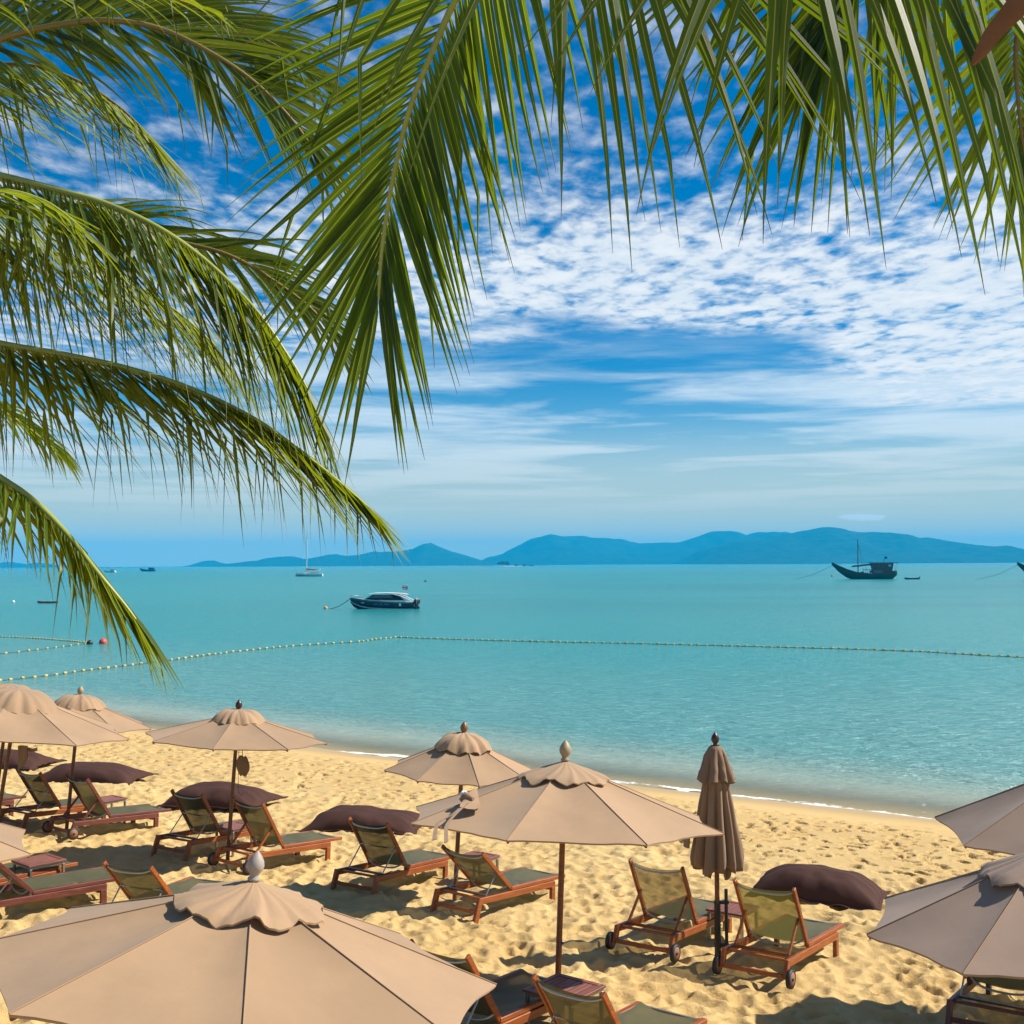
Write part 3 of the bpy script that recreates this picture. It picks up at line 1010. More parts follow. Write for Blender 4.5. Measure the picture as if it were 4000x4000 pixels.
def dhow(px, py, label, L=24., rz=178., full=True):
    c = at_z(px, py, SEA)
    k = L / 24
    t = tag(empty('wooden_boat', (c.x, c.y, SEA), R(rz)), label, 'boat')
    t.scale = (k, k, k)
    st = [(-10.2, 1.6, 1.2, 1.0, 1.3, 2.9), (-9, 2.3, 1.6, .0, .4, 2.5), (-6, 2.7, 2.2, -.6, .1, 2.0), (-1, 2.8, 2.3, -.7, .0, 1.95), (4, 2.3, 1.6, -.6, .2, 2.5), (7, 1.5, .7, .6, 1.2, 3.5), (9.5, .8, .3, 2.4, 3.0, 4.7), (12, .12, .06, 5.0, 5.2, 6.0)]
    hull(MB(), st).build('hull', darkwood, t)
    deck(MB(), st, -.5).build('deck', brownwood, t)
    mb = MB()
    stripe(mb, st, .86, 1.02, .08)
    mb.build('rub_rail', brownwood, t)
    MB().tube([(2.9, 0, 1.5), (2.8, 0, 14.0)], [.20, .13], 8).build('mast', brownwood, t)
    bo = MB().tube([(5.2, 0, 4.3), (-2.0, .4, 5.0)], .12, 6).build('boom', darkwood, t)
    MB().tube([(4.8, 0, 4.55), (3, 0, 4.6), (.8, .2, 4.95), (-1.6, .4, 5.2)], [.22, .33, .30, .2], 7).build('furled_sail', simple('furled', (.05, .03, .025), .9), bo)
    # raked stern house, wider at the top
    mb = MB()
    vs = []
    for z, x0, x1, w in ((1.7, -8.3, -2.6, 1.9), (5.6, -8.9, -1.8, 2.1)):
        vs += [(x0, -w, z), (x1, -w, z), (x1, w, z), (x0, w, z)]
    mb.add(vs, [(0, 1, 5, 4), (1, 2, 6, 5), (2, 3, 7, 6), (3, 0, 4, 7), (4, 5, 6, 7)])
    h = mb.build('deck_house', brownwood, t)
    for s in (-1, 1):
        for x in (-3.6, -5.2):
            MB().box((x, s * 2.06, 4.4), (.8, .06, .9)).build('window', glass_dark, h)
        MB().box((-7.6, s * 2.06, 4.7), (.9, .06, .7)).build('window', simple('window_sky', (.35, .5, .55), .2), h)
        MB().box((-3.4, s * 2.3, 2.6), (3.2, .12, .95)).build('side_board', simple('board_blue', (.10, .13, .17), .6), t)
    MB().box((-5.9, 0, 5.75), (9.4, 4.6, .18)).build('roof', darkwood, t, .04)
    MB().box((-.4, 0, 3.4), (2.6, 3.2, .14)).build('awning', darkwood, t)
    for x, y in ((.7, -1.4), (.7, 1.4), (-.6, -1.4), (-.6, 1.4)):
        MB().tube([(x, y, 1.5), (x, y, 3.4)], .07, 5).build('awning_post', darkwood, t)
    MB().box((1.3, -.6, 2.15), (.9, .7, .9), Matrix.Rotation(.3, 3, 'Y')).build('deck_chair', simple('chair_red', (.25, .07, .05), .7), t)
    for s in (-1, 1):
        MB().tube([(2.8, 0, 12.8), (.2, s * 2.7, 2.0)], .03, 4).build('shroud', MT['rubber'], t)
    MB().tube([(-10.0, 0, 2.9), (-10.6, 0, 5.6)], .06, 5).build('roof_prop', darkwood, t)
    fp = MB().tube([(-6.0, 0, 5.8), (-6.6, 0, 8.0)], .07, 5).build('flag_staff', darkwood, t)
    MB().grid([[Vector((-6.5 - .35 * i, .08 * i, 7.1 + q)) for i in range(3)] for q in (0, .7)]).build('flag', simple('flag_navy', (.03, .03, .12), .8), fp)
    a, b = Vector((11.4, 0, 5.2)), Vector((25, -3, .0))
    MB().tube([a.lerp(b, i / 8) - Vector((0, 0, .9 * math.sin(math.pi * i / 8))) for i in range(9)], .05, 4).build('mooring_line', ropem, t)
    return t


dhow(3385, 2262, 'dark wooden boat with single mast and raised stern house')
dhow(4112, 2262, 'dark wooden boat whose raised bow just enters at right edge', 23.)


def dinghy(px, py, L, label, mat, mat2, rz, eng=True, kay=False):
    c = at_z(px, py, SEA)
    t = tag(empty('kayak' if kay else 'dinghy', (c.x, c.y, SEA), R(rz)), label, 'kayak' if kay else 'dinghy')
    b = .36 if kay else .85
    h = .32 if kay else .55
    st = [(-.5 * L, b * .25 if kay else b, b * .2 if kay else b * .8, -.05, .02, h), (-.25 * L, b * .9, b * .7, -.1, .0, h * .85), (.1 * L, b, b * .75, -.1, .0, h * .85), (.35 * L, b * .7, b * .45, -.05, .05, h), (.5 * L, .05, .03, .1, .2, h * 1.25)]
    hull(MB(), st).build('hull', mat, t)
    deck(MB(), st, -.06, .9).build('deck', mat2, t)
    if eng:
        MB().box((-.5 * L - .15, 0, .75), (.35, .3, .45)).box((-.5 * L - .1, 0, .3), (.15, .12, .7)).build('outboard_engine', MT['black'], t, .04)
        MB().box((0, 0, .42), (.3, 1.4, .06)).build('thwart', mat2, t)
    if kay:
        MB().lathe([(.0, .22), (.28, .24), (.32, .3), (.26, .3)], 12, (0, 0, 0)).build('cockpit_rim', MT['black'], t)
    return t


dinghy(3562, 2263, 4.8, 'small dark dinghy trailing behind the wooden boat', darkwood, tan_cover, 176)
dinghy(186, 2356, 3.3, 'red kayak floating below the left palm fronds', red, red, 184, False, True)


def fishing_boat(px, py, L, label, hm, cm, rm, rz, gun):
    c = at_z(px, py, SEA)
    t = tag(empty('fishing_boat', (c.x, c.y, SEA), R(rz)), label, 'boat')
    k = L / 14
    t.scale = (k, k, k)
    st = [(-7, 1.7, 1.4, -.2, .2, 1.7), (-4, 2.1, 1.7, -.5, .0, 1.5), (1, 2.1, 1.7, -.5, .0, 1.6), (5, 1.3, .8, -.1, .4, 2.3), (7.6, .12, .06, 1.4, 1.8, 3.2)]
    hull(MB(), st).build('hull', hm, t)
    deck(MB(), st, -.3).build('deck', brownwood, t)
    mb = MB()
    stripe(mb, st, .75, 1.0, .05)
    mb.build('gunwale', gun, t)
    MB().box((-3.2, 0, 2.4), (5.2, 2.8, 1.9)).build('cabin', cm, t, .08)
    for x in (-1.8, -3.2, -4.6):
        for s in (-1, 1):
            MB().box((x, s * 1.42, 2.7), (.8, .06, .6)).build('window', glass_dark, t)
    MB().box((-3.4, 0, 3.5), (6.6, 3.4, .22)).build('roof', rm, t, .05)
    MB().tube([(3.6, 0, 1.6), (3.5, 0, 5.4)], .09, 6).build('mast', darkwood, t)
    MB().tube([(3.5, 0, 5.0), (-3, 0, 4.2)], .04, 4).build('stay', MT['rubber'], t)


fishing_boat(430, 2236, 11, 'small fishing boat with white hull and red roof far out', hullwhite, hullwhite, simple('roof_red', (.35, .10, .06), .7), 172, red)
fishing_boat(578, 2232, 16, 'small dark blue fishing boat with blue canopy far out', blue, blue, simple('canopy_blue', (.03, .16, .22), .7), 180, navy)


def buoy(px, py, r, mat, label, ring=True):
    c = at_z(px, py, SEA)
    t = tag(empty('buoy', (c.x, c.y, SEA)), label, 'buoy')
    n = 9
    prof = [(r * math.sin(math.pi * i / n), r * .35 - r * math.cos(math.pi * i / n)) for i in range(n + 1)]
    MB().lathe(prof, 16).build('float_ball', mat, t)
    MB().lathe([(r * .16, r * 1.3), (r * .16, r * 1.5), (0, r * 1.55)], 8).build('lifting_eye', mat, t)


buoy(1272, 2378, .27, orange, 'orange mooring buoy left of the speedboat')
buoy(402, 2514, .30, pink, 'red ball buoy beside the short float lines')
buoy(350, 2517, .24, MT['black'], 'black ball buoy where the two short float lines meet')
buoy(52, 2353, .26, MT['white'], 'small white buoy left of the red kayak')
buoy(1662, 2272, .4, MT['black'], 'small dark buoy out beyond the speedboat')
buoy(3251, 2252, .5, tan_cover, 'small pale buoy under the wooden boat bow')


def float_line(pix, label, sizes=.125, gap=None):
    pts = [at_z(px, py, SEA) for px, py in pix]
    t = tag(empty('float_line', pts[0]), label, 'float line')
    inv = -pts[0]
    seg = [0.]
    for a, b in zip(pts, pts[1:]):
        seg.append(seg[-1] + (b - a).length)
    def P(s):
        for i in range(len(pts) - 1):
            if s <= seg[i + 1] or i == len(pts) - 2:
                return pts[i].lerp(pts[i + 1], (s - seg[i]) / max(1e-6, seg[i + 1] - seg[i]))
    r = random.Random(len(pix))
    n = int(seg[-1] / .4)
    MB().tube([P(seg[-1] * k / n) + inv + Vector((r.uniform(-.03, .03), r.uniform(-.05, .05), .012)) for k in range(n + 1)], .022, 5).build('rope', ropem, t)
    prof = [(0, -.19), (.075, -.185), (.115, -.14), (.125, -.05), (.125, .05), (.115, .14), (.075, .185), (0, .19)]
    me = MB().lathe(prof, 10).mesh('float', yellow)
    s = r.uniform(.1, .5)
    while s < seg[-1]:
        p = P(s)
        d = P(min(seg[-1], s + .1)) - P(max(0, s - .1))
        o = link('float', me, t)
        o.location = p + inv + Vector((0, 0, .035 + r.uniform(-.02, .02)))
        o.rotation_euler = (0, math.pi / 2 + r.uniform(-.12, .12), math.atan2(d.y, d.x) + r.uniform(-.1, .1))
        k = r.uniform(.9, 1.1) * sizes / .125 * .62
        o.scale = (k, k, k)
        s += gap * r.uniform(.9, 1.1)


float_line([(-80, 2667), (0, 2660), (190, 2640), (400, 2612), (640, 2583), (900, 2548), (1150, 2523), (1400, 2508), (1480, 2497), (1545, 2490)],
           'yellow float line running from the left towards the speedboat', .125, .74)
float_line([(1545, 2490), (1800, 2499), (2100, 2507), (2500, 2515), (2900, 2525), (3300, 2536), (3600, 2546), (3850, 2562), (4090, 2573)],
           'yellow float line stretching right across the water', .125, .60)
float_line([(-60, 2486), (60, 2490), (180, 2497), (345, 2511)], 'upper of two short float lines at far left', .11, .42)
float_line([(-40, 2557), (70, 2548), (200, 2532), (345, 2513)], 'lower of two short float lines at far left', .125, 1.15)

# ------------------------------------------------------------------ umbrellas
def spline(pts, n):
    out = []
    k = len(pts)
    for s in range(n + 1):
        u = s / n * (k - 1)
        i = min(k - 2, int(u))
        f = u - i
        p0, p1, p2, p3 = pts[max(0, i - 1)], pts[i], pts[i + 1], pts[min(k - 1, i + 2)]
        out.append(.5 * ((2 * p1) + (p2 - p0) * f + (2 * p0 - 5 * p1 + 4 * p2 - p3) * f * f + (3 * p1 - p0 - 3 * p2 + p3) * f ** 3))
    return out


def rotz(v, a):
    return Vector((v[0] * math.cos(a) - v[1] * math.sin(a), v[0] * math.sin(a) + v[1] * math.cos(a), v[2]))


FIN = [(0, 0), (.037, 0), (.039, .014), (.027, .028), (.030, .040), (.049, .068), (.055, .095), (.048, .125), (.030, .155), (.011, .177), (0, .186)]


def umbrella(label, base, apex, Rr, drop, rot, fin=None, canvas='canvas', bonnet=False, seed=1, pole='pole_wood', cap_r=.285, fin_scale=1.):
    base = Vector(base)
    apex = Vector(apex)
    H = (apex - base).length
    t = empty('umbrella', base)
    t.rotation_mode = 'QUATERNION'
    t.rotation_quaternion = Vector((0, 0, 1)).rotation_difference(apex - base)
    tag(t, label, 'umbrella', 'beach umbrellas')
    r = random.Random(seed)
    rot = R(rot)
    MB().tube([(0, 0, -.25), (0, 0, H * .5), (0, 0, H - .03)], [.033, .032, .028], 12).build('pole', MT[pole], t)
    zt = H - .06
    cm = MT[canvas]

    def rib(k, a):
        rr = Rr * (.05 + .95 * a)
        z = zt - drop * (a ** .97)
        ang = rot + k * math.pi / 4
        return Vector((rr * math.cos(ang), rr * math.sin(ang), z))
    for k in range(8):
        rows = []
        na, nb = 12, 10
        for i in range(na + 1):
            a = i / na
            row = []
            for j in range(nb + 1):
                b = j / nb
                p = rib(k, a).lerp(rib(k + 1, a), b)
                q = 4 * b * (1 - b)
                s = 1 - .04 * q * a ** 3
                sag = -.035 * q * math.sin(math.pi * min(1, a * .95)) * (Rr / 1.5)
                w = .022 * mnoise.noise(Vector((p.x * 1.9 + seed * 7, p.y * 1.9, k))) * q ** .6
                w += .012 * math.sin(9 * b + 14 * a + k) * max(0, a - .75) * 4 * (1 - q) * q * 3
                w += .006 * mnoise.noise(Vector((p.x * 8 + seed * 7, p.y * 8, k))) * q ** .6
                row.append(Vector((p.x * s, p.y * s, p.z + sag + w)))
            rows.append(row)
        last = rows[-1]
        MB().grid(rows).grid([[p.copy() for p in last], [Vector((p.x * .996, p.y * .996, p.z - .016)) for p in last]]).build('canopy_panel', cm, t)
        MB().tube([rib(k, a) + Vector((0, 0, .004)) for a in (.15, .4, .7, .97, 1.0)], .0042, 5).build('seam', MT['seam'], t)
        mb = MB()
        mb.beam(rib(k, .02) - Vector((0, 0, .035)), rib(k, .99) - Vector((0, 0, .025)), .018, .028)
        rb = mb.build('rib', MT['pole_wood'], t)
        p = rib(k, .52)
        MB().beam(Vector((p.x, p.y, p.z - .035)), Vector((p.x * .07, p.y * .07, zt - drop * .95)), .015, .024).build('strut', MT['pole_wood'], rb)
    MB().lathe([(.03, -.06), (.06, -.06), (.06, .02), (.03, .02)], 12, (0, 0, zt - drop * .95)).build('runner_hub', MT['pole_wood'], t)
    MB().lathe([(.0, -.08), (.07, -.08), (.07, -.03), (.0, -.03)], 12, (0, 0, zt - .01)).build('top_hub', MT['pole_wood'], t)
    # vent cap
    rc = Rr * cap_r
    n = 96
    ph = [r.uniform(0, 6.28) for _ in range(8)]
    rows = []
    for i in range(11):
        a = i / 10
        row = []
        for j in range(n):
            ang = 2 * math.pi * j / n
            seam = .5 + .5 * math.cos(8 * (ang - rot))        # 1 on a rib, 0 between
            sl = drop * .95 / Rr
            if bonnet:
                rr = rc * 1.02 * a ** .86
                z = zt + .085 - rc * .55 * sl * a - .85 * rc * max(0, a - .42) ** 1.9
                f = a ** 2.2
                ca, sa = math.cos(ang), math.sin(ang)
                f1 = mnoise.noise(Vector((4.2 * ca + seed, 4.2 * sa, .8 * a))) * 1.6
                f2 = mnoise.noise(Vector((8.5 * ca, 8.5 * sa + seed, 1.5 * a))) * .9
                rr += rc * .050 * f * (f1 + f2)
                z += .030 * f * f2 + .022 * f1 * min(1, 2 * a) * (1 - .3 * a)
                z += .014 * f * math.cos(8 * (ang - rot)) - .02 * max(0, a - .85) * 6
            else:
                rr = rc * a * (1.04 - .07 * seam * a)
                z = zt + .050 - rc * sl * a * 1.04 - .012 * a
                f = a ** 1.6
                z += (.020 * seam - .010) * f * (Rr / 1.5)
                z += .010 * f * math.sin(5 * ang + ph[0]) + .008 * f * math.sin(11 * ang + ph[1]) + .009 * a * math.sin(19 * ang + ph[2] + 5 * a) + .006 * a * math.sin(31 * ang + ph[5] + 9 * a)
                z -= .04 * max(0, a - .9) * 10 * (1 - seam) * .6
                rr += .012 * f * math.sin(7 * ang + ph[3])
            row.append(Vector((rr * math.cos(ang), rr * math.sin(ang), z)))
        rows.append(row)
    hem = [rows[-1], [Vector((p.x * .995, p.y * .995, p.z - .012)) for p in rows[-1]]]
    MB().grid(rows, closed=True).grid(hem, closed=True).build('vent_cap', cm, t)
    if fin:
        s = 1.05 * fin_scale
        MB().lathe([(a * s, b * s) for a, b in FIN], 18, (0, 0, zt + .045)).build('finial', MT[fin], t)
    return t


UMB = [
    ('open umbrella nearest the camera, biggest canopy, grey finial', (-1.9, 6.95), (-1.54, 7.16, 2.80), 1.55, .45, 12.6, dict(fin='fin_grey', seed=3, fin_scale=.9)),
    ('open umbrella standing on an orange pole, beige finial, straps hanging left', (.45, 12.85), (.56, 13.05, 2.53), 1.74, .58, 24.8, dict(fin='fin_pale', seed=5, fin_scale=1.15, pole='pole_orange')),
    ('smaller open umbrella right behind the one with straps, brown finial', (-.86, 17.54), (-.72, 17.54, 2.18), 1.14, .48, 14.7, dict(fin='fin_brown', bonnet=True, seed=8, cap_r=.36)),
    ('open umbrella left of centre with dark finial', (-4.68, 19.76), (-4.53, 19.83, 2.26), 1.51, .39, 44.5, dict(fin='fin_dark', bonnet=True, seed=12)),
    ('open umbrella at left with small pale egg finial', (-8.19, 22.12), (-8.01, 22.23, 2.26), 1.35, .46, 4.4, dict(fin='fin_pale', bonnet=True, seed=15, cap_r=.34)),
    ('large open umbrella at left edge on a leaning pole', (-8.45, 19.54), (-8.07, 19.63, 2.64), 1.86, .52, 7.1, dict(bonnet=True, seed=18, cap_r=.36)),
    ('open umbrella hidden behind the leaning one, only its cap shows', (-9.75, 22.6), (-9.45, 22.6, 2.42), 1.40, .5, 10, dict(bonnet=True, seed=21, cap_r=.36)),
    ('open umbrella cut by right edge, lower of the two greyer ones', (3.91, 8.6), (3.78, 8.64, 2.61), 1.29, .50, 43., dict(canvas='canvas_grey', seed=25, cap_r=.33)),
    ('open umbrella cut by right edge above the other, only two panels show', (5.88, 12.45), (5.80, 12.34, 2.61), 1.44, .65, 17.2, dict(canvas='canvas_grey', seed=29)),
    ('open umbrella mostly beyond left edge, one canopy tip above the slatted table', (-6.0, 11.3), (-5.98, 11.3, 2.60), 1.45, .58, 2., dict(seed=33)),
]
for lab, (bx, by), ap, Rr, dr, ro, kw in UMB:
    u_ = umbrella(lab, (bx, by, gz(bx, by)), ap, Rr, dr, ro, **kw)
    if 'orange' in lab:
        MB().lathe([(0, -.012), (.014, -.012), (.018, 0), (.014, .012), (0, .012)], 10, (.035, -.02, .62)).build('lock_knob', simple('knob_blue', (.02, .05, .35), .4), u_)


def pole_cloth(parent_xy, px, py, d, label, s=1.):
    """canvas tie bag or pennant hanging beside a pole"""
    p = at(px, py, d)
    o = tag(empty('tie_bag', p), label, 'tie bag')
    MB().tube([(0, 0, .32 * s), (.01, 0, .12 * s)], .006, 5).tube([(-.05, 0, .32 * s), (-.06, 0, -.45 * s), (.0, 0, -.52 * s), (.03, 0, -.45 * s)], .004, 4).build('cord', MT['cord'], o)
    rows = []
    for i in range(7):
        a = i / 6
        w = .03 + .085 * math.sin(math.pi * min(1, a * .8 + .12))
        rows.append([Vector((w * math.cos(b) + .03 * a, .5 * w * math.sin(b), .13 - .32 * a + .015 * math.cos(3 * b + i))) * s for b in [k * math.pi / 5 for k in range(10)]])
    MB().grid(rows, closed=True).build('pouch', MT['canvas_dark'], o)


pole_cloth(None, 945, 2985, 19.75, 'dark canvas pouch on a cord at the dark-finial umbrella pole')


def pennant():
    p = at(68, 2912, 19.45)
    o = tag(empty('hanging_cloth', p), 'folded dark canvas flap hanging from the leaning umbrella pole', 'cloth')
    rows = [[Vector((.02 + .16 * b * (1 - .9 * max(0, a - .62)), -.03 + .02 * math.sin(5 * b + 2 * a), -.30 * a - .0 * b - .12 * a * (1 - b))) for b in [k / 6 for k in range(7)]] for a in [k / 8 for k in range(9)]]
    MB().grid(rows).grid([[q + Vector((0, .02, 0)) for q in r_] for r_ in rows]).build('flap', MT['canvas_dark'], o)
    rows = [[Vector((.15 + .17 * b, .0 + .01 * math.sin(6 * b), -.03 - .055 * a - .02 * math.sin(3 * b))) for b in [k / 6 for k in range(7)]] for a in (0, .5, 1)]
    MB().grid(rows).grid([[q + Vector((0, .015, 0)) for q in r_] for r_ in rows]).build('strap_end', MT['canvas_grey'], o)


pennant()


def strap_bundle():
    """knotted canvas flap with hanging straps lying on the left panel of the centre umbrella, and a tissue tucked in it"""
    a, c1, c2 = Vector((.56, 13.05, 2.47)), at(1608, 3210, 12.2), at(1976, 3264, 11.45)
    n = (c1 - a).cross(c2 - a).normalized()
    if n.y > 0:
        n = -n
    def on(px, py, off=0.):
        r = ray(px, py)
        return CP + r * ((a - CP).dot(n) / r.dot(n)) + n * off
    o = tag(empty('canvas_strap', on(1850, 3130)), 'knotted canvas flap with two hanging straps on umbrella panel', 'strap')
    inv = -o.location
    top = [(1806, 3150), (1818, 3128), (1842, 3112), (1866, 3092)]
    bot = [(1800, 3172), (1830, 3170), (1858, 3164), (1877, 3157)]
    rows = []
    for i in range(5):
        f = i / 4
        rows.append([on(t_[0] * (1 - f) + b_[0] * f, t_[1] * (1 - f) + b_[1] * f, .035 + .03 * math.sin(2.4 * f + k)) + inv for k, (t_, b_) in enumerate(zip(top, bot))])
    MB().grid(rows).grid([[q - n * .02 for q in r_] for r_ in rows]).build('flap', MT['canvas'], o)
    MB().tube([on(1800, 3142, .04) + inv, on(1822, 3136, .07) + inv, on(1852, 3140, .05) + inv], [.02, .05, .02], 8).build('knot', MT['canvas_dark'], o)
    for pts in ([(1815, 3150, .05), (1782, 3182, .04), (1745, 3205, .03), (1708, 3228, .04), (1697, 3248, .03), (1689, 3290, .02)], [(1822, 3156, .05), (1775, 3196, .04), (1745, 3226, .03), (1737, 3252, .03), (1736, 3300, .02)]):
        P = spline([on(*q) + inv for q in pts], 18)
        rows = [[q, q + Vector((.038, .004, .012))] for q in P]
        MB().grid(rows).grid([[q - n * .006 for q in r_] for r_ in rows]).build('strap', MT['canvas'], o)
    p = tag(empty('paper_tissue', on(1814, 3117, .05)), 'crumpled white tissue tucked at the canvas knot', 'tissue')
    mb = MB()
    rr = random.Random(4)
    mb.lathe([(0, -.03)] + [(.042 * math.sin(math.pi * i / 6) * rr.uniform(.7, 1.1) + .005, -.03 + .06 * i / 6) for i in range(1, 6)] + [(0, .03)], 9)
    mb.v = [tuple(Vector(v) + Vector((rr.uniform(-.01, .01), rr.uniform(-.01, .01), rr.uniform(-.01, .01)))) for v in mb.v]
    mb.sm = [False] * len(mb.sm)
    mb.build('tissue_ball', MT['white'], p)


strap_bundle()


def closed_umbrella():
    b = Vector((2.50, 14.9, gz(2.5, 14.9)))
    t = tag(empty('closed_umbrella', b), 'folded closed umbrella with dark finial between two loungers', 'umbrella')
    r = random.Random(2)
    z0 = at(2808, 2912, 14.9).z - b.z      # top of cloth
    z1 = at(2808, 3400, 14.9).z - b.z      # hem
    MB().tube([(0, 0, -.2), (0, 0, z0)], .030, 12).build('pole', MT['pole_wood'], t)
    sp = MB().tube([(0, 0, -.2), (0, 0, .62)], .040, 12).build('ground_sleeve', MT['black'], t)
    MB().tube([(.11, 0, .02), (.11, 0, .78)], .022, 8).build('lock_rod', MT['black'], sp)
    for z in (.10, .62):
        MB().beam((-.04, 0, z), (.14, 0, z), .05, .035).build('clamp', MT['black'], sp)
    n = 160

    def body(za, zb, prof, folds, amp, ph, hem, name, twist=.0):
        rows = []
        m = 26
        for i in range(m + 1):
            a = i / m
            row = []
            for j in range(n):
                ang = 2 * math.pi * j / n
                base_r = float(np.interp(a, *prof))
                w = folds * ang + ph + twist * a + .7 * math.sin(2 * ang + 1.3)
                f = abs(math.sin(w / 2)) ** .75
                g = .5 + .5 * math.sin(3 * ang + ph * 2)
                rr = base_r * (1 - amp * (1 - f) * min(1, a * 2.2)) * (1 + .10 * (g - .5) * a)
                rr += .010 * mnoise.noise(Vector((3 * math.cos(ang), 3 * math.sin(ang), a * 5 + ph)))
                z = za + (zb - za) * a + hem * a ** 6 * math.sin(4 * ang + ph) + hem * .5 * a ** 6 * math.sin(9 * ang)
                row.append(Vector((rr * math.cos(ang), rr * .92 * math.sin(ang), z)))
            rows.append(row)
        inner = [[Vector((p.x * .95, p.y * .95, p.z + .01)) for p in rows[-1]], [Vector((p.x * .5, p.y * .5, p.z + .25)) for p in rows[-1]]]
        return MB().grid(rows + inner, closed=True).build(name, MT['canvas_closed'], t)
    L = z0 - z1
    body(z0 - .22, z1 + .04, ((0, .2, .5, .8, .93, 1.), (.13, .17, .24, .31, .335, .325)), 11, .46, .6, .04, 'folded_canopy', .5)
    body(z0 - .9, z1 - .02, ((0, .6, 1.), (.10, .20, .19)), 9, .4, 2.1, .05, 'inner_fold', .2)
    body(z0, z0 - .43, ((0, .08, .25, .6, 1.), (.055, .095, .135, .19, .245)), 9, .30, 1.1, .02, 'vent_cap', .2)
    MB().lathe([(a * .95, b_ * .95) for a, b_ in FIN], 18, (0, 0, z0 - .01)).build('finial', MT['fin_dark'], t)
    # loose corner of cloth on the left side
    rows = [[Vector((-.33 - .05 * math.sin(b * 3.14) - .03 * a, -.05 + .1 * b, z1 + .62 - .34 * a + .04 * b)) for b in [k / 6 for k in range(7)]] for a in [k / 6 for k in range(7)]]
    MB().grid(rows).grid([[q + Vector((.02, 0, 0)) for q in r_] for r_ in rows]).build('loose_corner', MT['canvas_closed'], t)


MT['canvas_closed'] = fabric_mat('canvas_closed', (.27, .175, .108), .04)
closed_umbrella()

